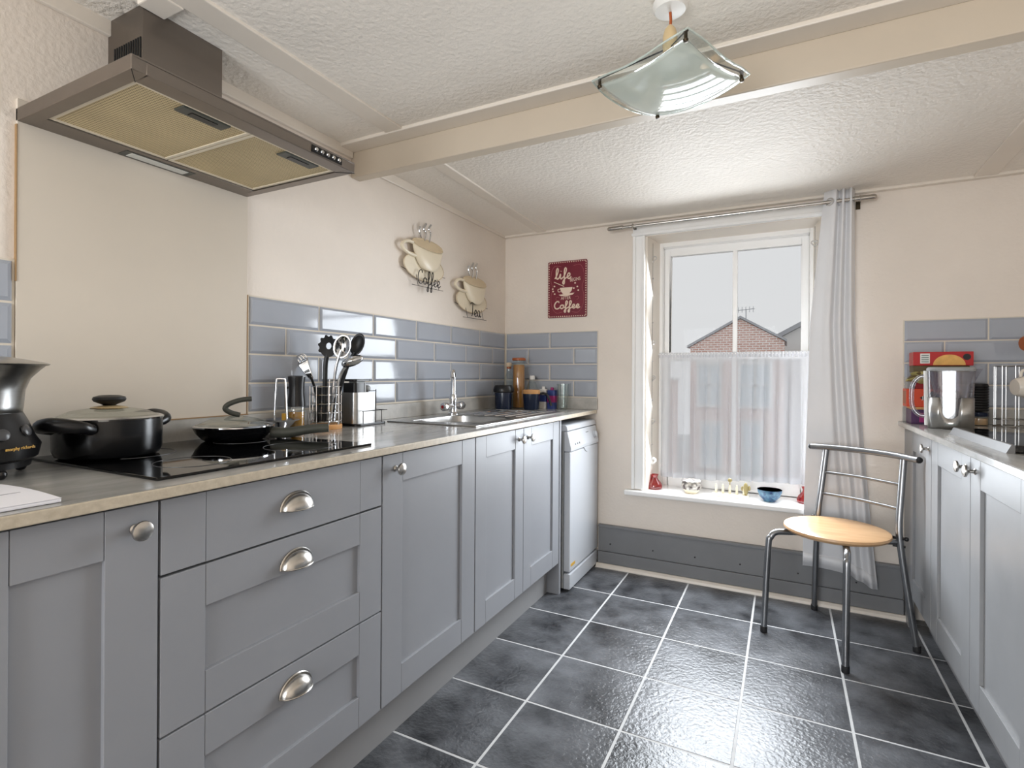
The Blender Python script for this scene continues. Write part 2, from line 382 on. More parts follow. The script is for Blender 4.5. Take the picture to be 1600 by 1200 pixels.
# wall tiles
ROWS = [(1.347, 1.2505), (1.2505, 1.154), (1.154, 1.0575), (1.0575, .961)]
GAP = .0055
def tile_run(parent, axis, segs, material='tile'):
    """segs: for each row a list of joints"""
    for (zt, zb), js in zip(ROWS, segs):
        for a, b in zip(js[:-1], js[1:]):
            w, hgt = b-a-GAP, zt-zb-GAP
            if w < .015: continue
            me = tile_mesh('wall_tile', w, hgt, .009, .009, material); c = (a+b)/2; z = (zt+zb)/2
            if axis == 'left': M = Matrix(((0, 0, 1, XW+.001), (1, 0, 0, c), (0, 1, 0, z), (0, 0, 0, 1)))
            else: M = Matrix(((1, 0, 0, c), (0, 0, -1, D-.001), (0, 1, 0, z), (0, 0, 0, 1)))
            place_tile('wall_tile', me, parent, M)
def joints(a, b, j0, p=.298):
    k = j0
    while k > a+.01: k -= p
    k += p; out = [a]
    while k < b-.01: out.append(k); k += p
    return out+[b]
oA, oB = 1.455, 1.305
tile_run(wall_left, 'left', [joints(1.157, D-.012, o) for o in (oA, oB, oA, oB)])
tile_run(wall_left, 'left', [joints(-.35, .558, o) for o in (.26, .11, .26, .11)])
tile_run(wall_back, 'back', [joints(XW+.012, -.966, o) for o in (-1.266, -1.112, -1.266, -1.112)])
tile_run(wall_back, 'back', [joints(.478, XR, o) for o in (.774, .625, .774, .625)])
gr = MB().box(XW, XW+.004, 1.155, D, .957, 1.349).box(XW, XW+.004, -.35, .56, .957, 1.349)
build('tile_grout', gr, 'grout', wall_left)
gr = MB().box(XW, -.964, D-.004, D, .957, 1.349).box(.476, XR, D-.004, D, .957, 1.349)
build('tile_grout', gr, 'grout', wall_back)
# cream splash panel behind the hob
sp_ = build('splashback_panel', MB().box(XW, XW+.008, .562, 1.150, .957, 1.72), 'panel', bevel=.001)
tag(sp_, 'plain cream splashback panel on the wall between hob and cooker hood', 'splashback')
for a_ in ((XW, XW+.0095, .5605, .5622, 1.30, 1.66), (XW, XW+.0095, 1.1500, 1.1522, .957, 1.347), (XW, XW+.017, .562, 1.150, .955, .958)):
    build('sealant_line', MB().box(*a_), 'stain', sp_, label='brown stained sealant line')

# ------------------------------------------------------------------ the sash window
w1 = thing('window_1', (0, D, WB), None, None, kind='structure')
fr = MB()   # architrave, head, linings
build('architrave', MB().box(-.762, -.745, D-.022, D, WB+.02, WT).box(-.745, -.708, D-.014, D, WB+.02, WT).box(-.708, WL, D-.024, D, WB+.02, WT)
      .box(WR, WR+.014, D-.024, D, WB+.02, WT).box(WR+.014, WR+.052, D-.014, D, WB+.02, WT).box(WR+.052, WR+.068, D-.022, D, WB+.02, WT), 'window_white', w1, bevel=.003)
build('head_board', MB().box(-.762, WR+.068, D-.018, D, WT, 1.935).box(-.766, WR+.072, D-.034, D, WT-.004, WT+.012), 'window_white', w1, bevel=.003)
build('jamb_lining', MB().prism([(WL, D), (WL+.010, D), (-.652, 3.19), (-.662, 3.19)], 'z', WB, WT).prism([(WR, D), (.132, 3.19), (.122, 3.19), (WR-.010, D)], 'z', WB, WT)
      .box(WL, WR, D, 3.19, WT-.006, WT+.002), 'gloss_cream', w1)
build('sill', MB().box(-.797, WR+.10, D-.045, D+.002, WB-.012, WB+.015).box(WL+.002, WR-.002, D, 3.20, WB-.005, WB+.015), 'window_white', w1, bevel=.006)
SY = 3.17
build('outer_frame', MB().box(-.662, -.640, SY-.01, SY+.09, WB+.015, WT).box(.110, .132, SY-.01, SY+.09, WB+.015, WT).box(-.64, .11, SY-.01, SY+.09, 1.838, WT), 'window_white', w1, bevel=.003)
def sash(name, z0, z1, y0, y1, st, top, bot, mun):
    s = MB().box(-.640, -.640+st, y0, y1, z0, z1).box(.110-st, .110, y0, y1, z0, z1).box(-.64+st, .11-st, y0, y1, z1-top, z1).box(-.64+st, .11-st, y0, y1, z0, z0+bot)
    o = build(name, s, 'window_white', w1, bevel=.004)
    build('glazing_bar', MB().box(-.265, -.241, y0+.004, y1-.004, z0+bot-.002, z1-top+.002), 'window_white', o, bevel=.003)
    for a, b in ((-.64+st, -.265), (-.241, .11-st)):
        build('pane', MB().box(a, b, (y0+y1)/2-.002, (y0+y1)/2+.002, z0+bot, z1-top), 'pane', o)
    return o
sash('upper_sash', 1.18, 1.838, SY+.045, SY+.085, .034, .045, .04, 1)
sash('lower_sash', WB+.015, 1.22, SY, SY+.04, .034, .04, .07, 1)

# ------------------------------------------------------------------ left run: worktop, cabinets, dishwasher
ZW = .89
wt = thing('worktop', (-1.27, 1.3, .87), 'long grey marbled worktop carrying the hob and the steel sink', 'worktop')
# slab cut out round the sink bowl
SX0, SX1, SY0, SY1 = -1.40, -1.10, 1.80, 2.14
slab = MB().box(XW, -.974, -.35, SY0, .87, ZW).box(XW, -.974, SY1, D, .87, ZW).box(XW, SX0, SY0, SY1, .87, ZW).box(SX1, -.974, SY0, SY1, .87, ZW)
build('slab', slab, 'worktop', wt)
build('edge_strip', MB().box(-.9745, -.970, -.35, D, .8695, ZW-.001), 'worktop_edge', wt, bevel=.002, label='beige speckled front edge')
tag(build('upstand', MB().box(XW, XW+.016, -.35, D, ZW, .956), 'upstand', bevel=.002), 'grey marbled upstand along the worktop below the long tiled wall', 'upstand')
tag(build('upstand', MB().box(XW+.016, -.964, D-.016, D, ZW, .956), 'upstand', bevel=.002), 'short marbled upstand behind the spaghetti jar and drinking glass', 'upstand')

FX = -.995   # door faces
def shaker(parent, y0, y1, z0, z1, face, sgn, st, rt, rb, cab, name='door', knob=None, flat=False):
    """a shaker front facing +x (sgn 1) or -x (sgn -1): backing panel with stiles and rails proud of it"""
    b = face-sgn*.020; pf = face-sgn*(.0 if flat else .009)
    def bx(mb, xa, xb, *r): return mb.box(min(xa, xb), max(xa, xb), *r)
    g = .0009
    d = build(name, bx(MB(), b, pf, y0+(st if flat else .004)+g, y1-(st if flat else .004)-g, z0+.004*(not flat), z1-.004*(not flat)), cab, parent)
    for a, c in ((y0, y0+st), (y1-st, y1)): build('stile', bx(MB(), b-sgn*.0005, face, a, c, z0, z1), cab, d, bevel=.0012)
    if not flat:
        build('rail', bx(MB(), b-sgn*.0005, face-sgn*.0004, y0+st+g, y1-st-g, z1-rt, z1), cab, d, bevel=.0012)
        build('rail', bx(MB(), b-sgn*.0005, face-sgn*.0004, y0+st+g, y1-st-g, z0, z0+rb), cab, d, bevel=.0012)
    if knob:
        M = Matrix.Rotation(sgn*PI/2, 3, 'Y')
        build('knob', MB().lathe([(.009, 0), (.009, .002), (.0055, .005), (.005, .014), (.0095, .018), (.0165, .021), (.0175, .024), (.0165, .027), (.010, .0295), (1e-5, .030)], (face, knob[0], knob[1]), 20, M), 'nickel', d, smooth=True, label='round satin nickel knob')
    return d
def cup_handle(parent, y, z, face):
    def fn(u, v):
        th = PI*u; ph = PI/2*v
        return (face+.003+.026*math.sin(ph), y-.042*math.cos(th)*math.cos(ph), z+.034*math.sin(th)*math.cos(ph))
    h = MB().grid(fn, 24, 10)
    rim = [(face+.002, y-.044*math.cos(PI*i/24), z+.037*math.sin(PI*i/24)) for i in range(25)]
    h.tube(rim, .0026, 6)
    h.tube([(face+.0295*math.sin(PI*i/16)+.001, y-.042*math.cos(PI*i/16), z) for i in range(17)], .0016, 6)
    build('cup_handle', h, 'nickel', parent, smooth=True, label='satin nickel cup pull handle')
def carcass(name, y0, y1, label, sgn=1, face=FX, back=XW, group='grey shaker base units'):
    t = thing(name, ((face+back)/2, (y0+y1)/2, .15), label, 'cabinet', group)
    x0, x1 = sorted((back, face-sgn*.022))
    build('body', MB().box(x0+.002, x1-.001, y0+.001, y1-.001, .152, .866), 'cabinet' if sgn > 0 else 'cabinet_right', t)
    return t
c = carcass('base_cabinet', -.345, .262, 'grey base cabinet at the worktop end beyond the narrow one-knob cabinet', group='grey shaker base units')
shaker(c, -.343, .260, .157, .862, FX, 1, .084, .084, .084, 'cabinet', knob=(.22, .82))
c = carcass('base_cabinet', .264, .556, 'narrow grey base cabinet with one knob, beside the drawer unit')
shaker(c, .266, .5555, .157, .862, FX, 1, .084, .081, .084, 'cabinet', knob=(.517, .822))
c = carcass('drawer_cabinet', .557, 1.149, 'grey three-drawer base cabinet with cup handles under the hob')
build('gap_shadow_rail', MB().box(-1.03, -1.018, .558, 1.148, .70, .74), 'dark_gap', c)
for (z0, z1, fl, hz_) in ((.7265, .862, True, .784), (.434, .7215, False, .653), (.157, .430, False, .366)):
    d = shaker(c, .5605, 1.1465, z0, z1, FX, 1, .083, .081, .081, 'cabinet', name='drawer_front', flat=fl)
    cup_handle(d, .857, hz_, FX)
c = carcass('base_cabinet', 1.150, 1.648, 'wide grey single-door base cabinet between the drawers and the sink unit')
shaker(c, 1.152, 1.646, .157, .862, FX, 1, .085, .083, .085, 'cabinet', knob=(1.205, .820))
c = carcass('sink_cabinet', 1.650, 2.450, 'grey double-door sink cabinet beside the white dishwasher')
shaker(c, 1.652, 2.046, .157, .862, FX, 1, .076, .082, .085, 'cabinet', knob=(2.004, .818))
shaker(c, 2.049, 2.448, .157, .862, FX, 1, .076, .082, .085, 'cabinet', knob=(2.092, .818))
tag(build('end_panel', MB().box(XW, -.993, 2.453, 2.472, 0, .868), 'cabinet', bevel=.001), 'grey end panel standing between the sink cabinet and the dishwasher', 'panel')
tag(build('plinth', MB().box(-1.075, -1.058, -.345, 2.452, 0, .150), 'plinth'), 'grey plinth board along the foot of the long cabinet run', 'plinth')

dw = thing('dishwasher', (-1.25, 2.73, 0), 'slim white freestanding dishwasher under the worktop end', 'dishwasher')
DX, DY0, DY1 = -.957, 2.503, 2.948
build('body', MB().box(-1.54, -.992, DY0, DY1, .012, .815), 'grey_plastic', dw, bevel=.003)
build('top', MB().prism([(-1.54, .806), (-.985, .806), (-.970, .808), (-.976, .832), (-.985, .836), (-1.54, .836)], 'y', DY0-.002, DY1+.002), 'white_appliance', dw, bevel=.003)
dd = build('door', MB().box(-.991, DX, DY0, DY1, .098, .702), 'white_appliance', dw, bevel=.006)
cp = build('control_panel', MB().prism([(-.991, .704), (DX+.004, .704), (DX+.005, .722), (-.972, .804), (-.991, .804)], 'y', DY0-.001, DY1+.001), 'white_appliance', dw, bevel=.004)
n_ = Vector((.982, 0, .19)).normalized()
Mk = n_.to_track_quat('Z', 'X').to_matrix()
build('programme_knob', MB().lathe([(.021, 0), (.021, .004), (.017, .006), (.016, .016), (.013, .018), (1e-5, .018)], (-.962, 2.885, .757), 24, Mk), 'white_appliance', cp, smooth=True)
for k in range(3): build('button', MB().lathe([(.005, 0), (.005, .003), (1e-5, .004)], (-.9555, 2.575+.03*k, .737), 12, Mk), 'grey_plastic', cp, smooth=True)
build('display_print', MB().box(-.966, -.9645, 2.76, 2.80, .778, .781), 'zone_line', cp)
build('handle_notch', MB().prism([(2.70, .704), (2.80, .704), (2.775, .684), (2.75, .676), (2.725, .684)], 'x', DX-.002, DX+.004), 'white_appliance', dd, bevel=.002)
build('rating_sticker', MB().box(DX-.001, DX+.0006, 2.520, 2.580, .122, .137), 'gold_print', dd, label='small gold sticker')
build('kickboard', MB().box(-.991, DX+.001, DY0+.001, DY1-.001, .010, .088), 'white_appliance', dw, bevel=.005)

# ------------------------------------------------------------------ hob, sink, tap
hob = thing('hob', (-1.275, .86, ZW), 'black glass ceramic hob set in the worktop below the hood', 'hob')
build('glass_plate', MB().box(-1.535, -1.035, .575, 1.150, ZW, ZW+.006), 'black_glass', hob, bevel=.0015)
for (x, y, r) in ((-1.40, .72, .09), (-1.16, .72, .075), (-1.40, 1.01, .075), (-1.16, 1.01, .09)):
    ring = [(x+r*math.cos(2*PI*i/40), y+r*math.sin(2*PI*i/40), ZW+.0061) for i in range(40)]
    build('cooking_zone', MB().tube(ring, .0009, 4, True), 'zone_line', hob)

sk = thing('sink', (-1.26, 2.18, ZW), 'stainless steel inset sink with ribbed drainer beside the dishwasher', 'sink')
rim = MB()
X0, X1, Y0, Y1 = -1.480, -1.045, 1.735, 2.650
rim.box(X0, X1, Y0, SY0, ZW, ZW+.005).box(X0, SX0, SY0, SY1, ZW, ZW+.005).box(SX1, X1, SY0, SY1, ZW, ZW+.005).box(X0, X1, SY1, 2.19, ZW, ZW+.005)
rim.box(X0, X1, 2.60, Y1, ZW, ZW+.006).box(X0, -1.43, 2.19, 2.60, ZW, ZW+.006).box(-1.085, X1, 2.19, 2.60, ZW, ZW+.006)
build('rim', rim, 'steel', sk, bevel=.002)
build('drainer', MB().box(-1.43, -1.085, 2.19, 2.60, ZW, ZW+.0018), 'steel', sk)
for k in range(6):
    x = -1.40+.056*k; build('drainer_rib', MB().tube([(x, 2.21, ZW+.002), (x, 2.57, ZW+.002)], .0042, 8), 'chrome', sk, smooth=True)
bw = MB()
def bowl(u, v):
    a = 2*PI*u; n = 5; ca, sa = math.cos(a), math.sin(a); k = (abs(ca)**n+abs(sa)**n)**(-1/n); sh = 1-.10*v if v < .85 else .915*(1-(v-.85)/.15)
    zz = ZW+.004-.15*min(1, v/.85); return ((SX0+SX1)/2+(SX1-SX0)/2*k*ca*sh, (SY0+SY1)/2+(SY1-SY0)/2*k*sa*sh, zz)
bw.grid(bowl, 48, 14)
build('bowl', bw, 'steel', sk, smooth=True, angle=60)
build('waste', MB().lathe([(.04, 0), (.04, .003), (.03, .004), (1e-5, .002)], (-1.25, 1.97, ZW-.146), 24), 'chrome', sk, smooth=True)

tp = thing('mixer_tap', (-1.445, 2.18, ZW+.005), 'chrome mixer tap with two turn handles behind the sink bowl', 'tap')
tx, ty = -1.445, 2.18
build('pillar', MB().lathe([(.026, 0), (.026, .006), (.019, .012), (.017, .06), (.020, .075), (.017, .09), (.014, .10)], (tx, ty, ZW+.005), 24), 'chrome', tp, smooth=True)
build('spout', MB().tube(cr([(tx, ty, ZW+.09), (tx, ty, ZW+.15), (tx+.004, ty-.006, ZW+.195), (tx+.020, ty-.032, ZW+.214), (tx+.036, ty-.060, ZW+.206), (tx+.040, ty-.068, ZW+.186)], 7), .0115, 14), 'chrome', tp, smooth=True)
build('crossbar', MB().tube([(tx, ty-.05, ZW+.045), (tx, ty+.05, ZW+.045)], .013, 14), 'chrome', tp, smooth=True)
for s in (-1, 1):
    h = build('tap_handle', MB().lathe([(.013, 0), (.019, .004), (.020, .03), (.017, .038), (.011, .040), (1e-5, .040)], (tx, ty+s*.05, ZW+.045), 16, Matrix.Rotation(-s*PI/2, 3, 'X')), 'chrome', tp, smooth=True)
    build('indicator', MB().lathe([(.008, .0395), (.008, .0415), (1e-5, .0415)], (tx, ty+s*.05, ZW+.045), 12, Matrix.Rotation(-s*PI/2, 3, 'X')), 'red_box_dark' if s < 0 else 'blue_label', h)

# ------------------------------------------------------------------ cooker hood
hd = thing('cooker_hood', (-1.35, .855, 1.667), 'brushed steel chimney cooker hood above the hob', 'cooker hood')
HX = -1.103
hood = MB()
z0, z1 = 1.667, 1.693
hood.box(XW, HX, .562, .590, z0, z1).box(XW, HX, 1.120, 1.148, z0, z1).box(HX-.045, HX, .590, 1.120, z0, z1).box(XW, XW+.075, .590, 1.120, z0, z1).box(XW, HX, .562, 1.148, z1, z1+.004)
build('canopy', hood, 'hood_steel', hd, bevel=.0015)
build('miter_seam', MB().tube([(HX, .562, z0-.0003), (HX-.045, .592, z0-.0003)], .0008, 4).tube([(HX, 1.148, z0-.0003), (HX-.045, 1.118, z0-.0003)], .0008, 4), 'dark_gap', hd)
for a, b in ((.592, .853), (.857, 1.118)):
    fl = build('grease_filter', MB().box(XW+.083, HX-.053, a+.008, b-.008, z0+.006, z0+.012), 'filter', hd, label='yellowed metal grease filter')
    fm = MB().box(XW+.077, XW+.085, a, b, z0+.003, z0+.014).box(HX-.055, HX-.047, a, b, z0+.003, z0+.014).box(XW+.085, HX-.055, a, a+.008, z0+.003, z0+.014).box(XW+.085, HX-.055, b-.008, b, z0+.003, z0+.014)
    build('filter_frame', fm, 'filter_frame', fl)
    ym = (a+b)/2+.03
    build('latch', MB().box(HX-.098, HX-.060, ym-.055, ym+.055, z0+.002, z0+.010), 'latch', fl, bevel=.002)
    build('latch_slot', MB().box(HX-.088, HX-.072, ym-.030, ym+.030, z0+.0005, z0+.003), 'black_plastic', fl)
build('light_strip', MB().box(XW+.020, XW+.052, .78, .93, z0-.002, z0+.004), 'lamp_strip', hd, bevel=.002, label='slim translucent light cover')
build('light_bezel', MB().box(XW+.014, XW+.058, .765, .945, z0-.001, z0+.002), 'latch', hd)
for k in range(5): build('push_button', MB().lathe([(.0055, 0), (.0055, .005), (.004, .007), (1e-5, .007)], (HX, 1.005+.020*k, z0+.014), 12, Matrix.Rotation(PI/2, 3, 'Y')), 'chrome', hd, smooth=True)
build('button_plate', MB().box(HX-.001, HX+.0012, .993, 1.098, z0+.005, z0+.023), 'black_plastic', hd)
CX, CY0, CY1 = -1.42, .748, .958
ch = build('chimney', MB().box(XW, CX, CY0, CY1, z1+.003, 2.012), 'hood_steel', hd, bevel=.001)
for k in range(12): build('vent_slot', MB().box(-1.545+.0105*k, -1.5405+.0105*k, CY0-.0015, CY0+.003, 1.87, 1.925), 'dark_gap', ch)

# ------------------------------------------------------------------ things on the left worktop
ZH = ZW+.006
def rot_z(p, c, a):
    x, y = p[0]-c[0], p[1]-c[1]; return (c[0]+x*math.cos(a)-y*math.sin(a), c[1]+x*math.sin(a)+y*math.cos(a), p[2])
# casserole pot
SQ = Matrix.Diagonal((1, 1, .90))
px, py, pr_ = -1.418, .680, .106
pot = thing('casserole_pot', (px, py, ZH), 'large black casserole pot with glass lid on the hob', 'pot')
build('body', MB().lathe([(1e-5, 0), (pr_-.018, 0), (pr_-.006, .006), (pr_-.001, .02), (pr_, .06), (pr_, .098), (pr_-.003, .098), (pr_-.004, .02), (1e-5, .004)], (px, py, ZH), 56, SQ), 'pot_black', pot, smooth=True)
lid = build('lid', MB().lathe([(pr_-.002, .100), (pr_-.012, .106), (pr_*.7, .117), (pr_*.35, .124), (.012, .126), (1e-5, .126)], (px, py, ZH), 56, SQ), 'lid_glass', pot, smooth=True, angle=80)
build('lid_rim', MB().lathe([(pr_-.006, .097), (pr_+.002, .097), (pr_+.003, .101), (pr_-.003, .105), (pr_-.008, .103)], (px, py, ZH), 56, SQ), 'chrome', lid, smooth=True)
build('knob_plate', MB().lathe([(.034, .122), (.037, .125), (.030, .128), (.012, .131), (1e-5, .131)], (px, py, ZH), 32, SQ), 'holder_cream', lid, smooth=True)
build('lid_knob', MB().lathe([(.010, .129), (.014, .133), (.030, .141), (.033, .147), (.031, .153), (.020, .157), (1e-5, .158)], (px, py, ZH), 32, SQ), 'black_matte', lid, smooth=True)
for s in (1, -1):
    d = Vector((.42, -.91, 0))*s; t = Vector((-d.y, d.x, 0)); b0 = Vector((px, py, ZH+.070))
    P = [b0+d*(pr_-.004)+t*(-.045), b0+d*(pr_+.024)+t*(-.042)+Vector((0, 0, .008)), b0+d*(pr_+.042)+t*(-.012)+Vector((0, 0, .014)), b0+d*(pr_+.042)+t*.012+Vector((0, 0, .014)), b0+d*(pr_+.024)+t*.042+Vector((0, 0, .008)), b0+d*(pr_-.004)+t*.045]
    C_ = cr(P, 6); h = MB().tube(C_, [.012+.004*math.sin(PI*i/(len(C_)-1)) for i in range(len(C_))], 12)
    hh = build('side_handle', h, 'black_plastic', pot, smooth=True, label='curved black loop handle')
    for k in (-1, 1): build('rivet', MB().ell(b0+d*(pr_+.006)+t*(.04*k), (.005, .005, .005), 10, 6), 'chrome', hh, smooth=True)
# frying pan with lid
fx, fy, rr = -1.432, 1.010, .106
pan = thing('frying_pan', (fx, fy, ZH), 'black frying pan with glass lid and long grey handle on the hob', 'pan')
build('body', MB().lathe([(1e-5, 0), (.072, 0), (.083, .006), (.099, .026), (rr, .042), (rr+.002, .045), (rr-.003, .045), (.095, .028), (.077, .009), (1e-5, .005)], (fx, fy, ZH), 56, SQ), 'pot_black', pan, smooth=True)
pl = build('lid', MB().lathe([(rr-.003, .047), (rr-.014, .054), (rr*.6, .068), (.02, .078), (1e-5, .079)], (fx, fy, ZH), 56, SQ), 'lid_glass', pan, smooth=True, angle=80)
build('lid_rim', MB().lathe([(rr-.008, .044), (rr+.003, .0455), (rr+.003, .049), (rr-.004, .051), (rr-.008, .049)], (fx, fy, ZH), 56, SQ), 'chrome', pl, smooth=True)
hd_ = Vector((.50, .866, 0)); b0 = Vector((fx, fy, ZH-.006))
build('lid_handle', MB().tube(cr([b0+hd_*.014+Vector((0, 0, .078)), b0-hd_*.010+Vector((0, 0, .086)), b0-hd_*.024+Vector((0, 0, .098)), b0-hd_*.014+Vector((0, 0, .111)), b0+hd_*.016+Vector((0, 0, .122)), b0+hd_*.045+Vector((0, 0, .125))], 6), .0075, 10), 'latch', pl, smooth=True)
hdir = Vector((.72, .694, 0))
HP = cr([b0+hdir*(rr-.008)+Vector((0, 0, .026)), b0+hdir*(rr+.04)+Vector((0, 0, .024)), b0+hdir*(rr+.10)+Vector((0, 0, .032)), b0+hdir*(rr+.155)+Vector((0, 0, .035))], 6)
build('handle', MB().tube(HP, [.017-.004*i/(len(HP)-1) for i in range(len(HP))], 12), 'latch', pan, smooth=True, label='long grey-brown pan handle')
# spoon rest
sx, sy = -1.487, 1.215
sr = thing('spoon_rest', (sx, sy, ZW), 'polished steel spoon rest dish with tall wire loop behind the pan handle', 'spoon rest')
build('dish', MB().lathe([(1e-5, .014), (.012, .012), (.026, .020), (.052, .043), (.062, .047), (.064, .050), (.050, .047), (.024, .026), (1e-5, .020)], (sx, sy, ZW), 40), 'chrome', sr, smooth=True, angle=60)
build('foot', MB().lathe([(.030, 0), (.030, .003), (.012, .008), (.010, .016)], (sx, sy, ZW), 28), 'chrome', sr, smooth=True)
bq = Vector((sx, sy, ZW)); e = R0
build('wire_loop', MB().tube(cr([bq-e*.020+U0*.045, bq-e*.018+U0*.10, bq-e*.014+U0*.175, bq-e*.011+U0*.182, bq+e*.011+U0*.182, bq+e*.014+U0*.175, bq+e*.018+U0*.10, bq+e*.020+U0*.045], 4), .0028, 8), 'chrome', sr, smooth=True)
build('handle_stub', MB().lathe([(.007, .046), (.007, .068), (1e-5, .069)], (sx+.01, sy+.005, ZW), 14), 'gold_print', sr, smooth=True)
# oil sprayer
ox, oy = -1.515, 1.303
os_ = thing('oil_sprayer', (ox, oy, ZW), 'slim oil spray bottle with black top and golden oil', 'bottle')
build('bottle', MB().lathe([(1e-5, .002), (.026, 0), (.028, .004), (.028, .090), (.026, .094)], (ox, oy, ZW), 32), 'clear_glass', os_, smooth=True)
build('oil', MB().lathe([(.0245, .005), (.0255, .008), (.0255, .068), (1e-5, .068)], (ox, oy, ZW), 32), 'oil', os_, smooth=True)
build('spray_top', MB().lathe([(.0285, .086), (.0285, .10), (.025, .135), (.026, .165), (.029, .186), (.029, .190), (.022, .193), (1e-5, .193)], (ox, oy, ZW), 32), 'black_plastic', os_, smooth=True)
build('nozzle', MB().tube([(ox-.022, oy-.012, ZW+.152), (ox-.031, oy-.022, ZW+.150)], .004, 8), 'black_plastic', os_)
# utensil holder
ux, uy, ur = -1.495, 1.417, .054
uh = thing('utensil_holder', (ux, uy, ZW), 'round chrome wire utensil holder on a wooden base', 'holder')
build('wooden_base', MB().lathe([(.056, 0), (.058, .003), (.058, .014), (.055, .017), (1e-5, .017)], (ux, uy, ZW), 36), 'wood_light', uh, smooth=True, label='pale wooden disc base')
def ringpts(r, z, n=32): return [(ux+r*math.cos(2*PI*i/n), uy+r*math.sin(2*PI*i/n), ZW+z) for i in range(n)]
for z in (.028, .060, .092, .124, .154): build('wire_ring', MB().tube(ringpts(ur, z), .0018, 6, True), 'chrome', uh, smooth=True)
for k in range(8):
    a = 2*PI*k/8+.2; build('upright', MB().tube([(ux+(ur+.001)*math.cos(a), uy+(ur+.001)*math.sin(a), ZW+.016), (ux+(ur+.001)*math.cos(a), uy+(ur+.001)*math.sin(a), ZW+.156)], .0018, 6), 'chrome', uh, smooth=True)
q = Vector((ux, uy, ZW))+Vector((.87, -.49, 0))*(ur+.002)
build('hanging_loop', MB().tube(cr([q-e*.002+U0*.02, q-e*.002+U0*.165, q+e*.001+U0*.177, q+e*.026+U0*.177, q+e*.029+U0*.165, q+e*.029+U0*.02], 4), .002, 6), 'chrome', uh, smooth=True)
fwd = Vector((.457, -.889, 0)).normalized()   # towards the viewer's end of the room
def U(off, z, dep=0.): return Vector((ux, uy, 0))+R0*off+fwd*dep+U0*z
def utensil(name, label, foot, neck, head, r, material):
    t = thing(name, foot, label, 'utensil', 'cooking utensils in the wire holder')
    build('handle', MB().tube(cr([foot, foot.lerp(neck, .5), neck, head], 6), [r]*19 if False else r, 8), material, t, smooth=True); return t
def blade(mb, c, up, side, w, h, thick, cup=.0, n=20):
    """oval spoon/ladle head around c"""
    up = up.normalized(); side = side.normalized(); nr = up.cross(side)
    def fn(u, v):
        a = 2*PI*u; rr_ = v; return c+side*(w*rr_*math.cos(a))+up*(h*rr_*math.sin(a))+nr*(cup*(1-rr_*rr_))
    mb.grid(fn, n, 5); return mb
t = utensil('pasta_server', 'black toothed pasta server standing in the utensil holder', U(-.005, .912), U(-.002, 1.12), U(.004, 1.16), .0085, 'black_matte')
pb = MB(); c0 = U(.010, 1.188)
ol = []
for i in range(44):
    a = 2*PI*i/44; k = 1.0 if (i % 4 < 2) else .87
    if math.sin(a) < -.5: k = .85
    ol.append((.036*k*math.cos(a), .044*k*math.sin(a)))
hole = [(.010*math.cos(2*PI*i/44), .012*math.sin(2*PI*i/44)+.004) for i in range(44)]
vs = []; fs = []
for dz in (-.002, .002):
    for (a_, b_) in ol: vs.append(c0+R0*a_+U0*b_+fwd*(dz+.010*((a_/.036)**2+(b_/.044)**2)))
    for (a_, b_) in hole: vs.append(c0+R0*a_+U0*b_+fwd*dz)
n = 44
for i in range(n):
    j = (i+1) % n
    fs += [(i, j, n+j, n+i), (2*n+i, 3*n+i, 3*n+j, 2*n+j), (i, 2*n+i, 2*n+j, j), (n+i, n+j, 3*n+j, 3*n+i)]
build('head', pb.add(vs, fs), 'black_matte', t)
t = utensil('slotted_spoon', 'steel slotted spoon standing tallest in the utensil holder', U(.020, .912, .01), U(.040, 1.11, .012), U(.058, 1.175, .012), .005, 'chrome')
sb = blade(MB(), U(.062, 1.190, .012), Vector((0, 0, 1))+R0*.12, R0, .032, .045, .002, .014)
build('head', sb, 'chrome', t, smooth=True, solid=.0015, angle=80)
for (a_, b_) in ((-.012, .015), (.010, .018), (-.001, -.004), (.014, -.012)):
    build('slot', MB().ell(U(.062+a_, 1.190+b_, .026), (.004, .003, .008), 10, 6), 'black_matte', t, smooth=True)
t = utensil('serving_spoon', 'black nylon serving spoon leaning out of the utensil holder', U(.005, .912, -.02), U(.072, 1.12, -.022), U(.098, 1.17, -.022), .0075, 'black_matte')
build('head', blade(MB(), U(.108, 1.200, -.022), U0+R0*.35, R0-U0*.35, .025, .042, .002, .010), 'black_matte', t, smooth=True, solid=.002, angle=80)
t = utensil('steel_ladle', 'steel ladle tipped to the side under the serving spoon', U(.030, .912, -.01), U(.048, 1.07, .0), U(.070, 1.115, .004), .0055, 'chrome')
build('head', blade(MB(), U(.098, 1.137, .006), R0+U0*.35, U0-R0*.35, .018, .042, .002, .020), 'chrome', t, smooth=True, solid=.0015, angle=80)
t = utensil('pasta_fork', 'steel pasta fork with curled prongs drooping over the holder side', U(-.012, .912, .015), U(-.034, 1.04, .02), U(-.050, 1.085, .022), .0045, 'black_matte')
A2, B2, N2 = Vector((-.044, 1.072)), Vector((-.080, 1.138)), Vector((.875, .484))
def fk(p, dep=.022): return U(p.x, p.y, dep)
build('neck_plate', MB().grid(lambda u, v: fk(A2.lerp(B2, v)+N2*((2*u-1)*(.007+.016*v)), .022+.004*math.sin(PI*v)), 8, 6), 'chrome', t, smooth=True, solid=.002)
for k in range(5):
    q_ = B2+N2*((k-2)/2*.021)
    build('prong', MB().tube(cr([fk(q_), fk(q_+Vector((-.010, .012))), fk(q_+Vector((-.026, .010))), fk(q_+Vector((-.040, -.008)))], 4), .0024, 6), 'chrome', t, smooth=True)
t = utensil('dark_spatula', 'broad black spatula handle low in the utensil holder', U(-.030, .912, .006), U(-.026, .98, .006), U(-.024, 1.04, .006), .010, 'black_matte')
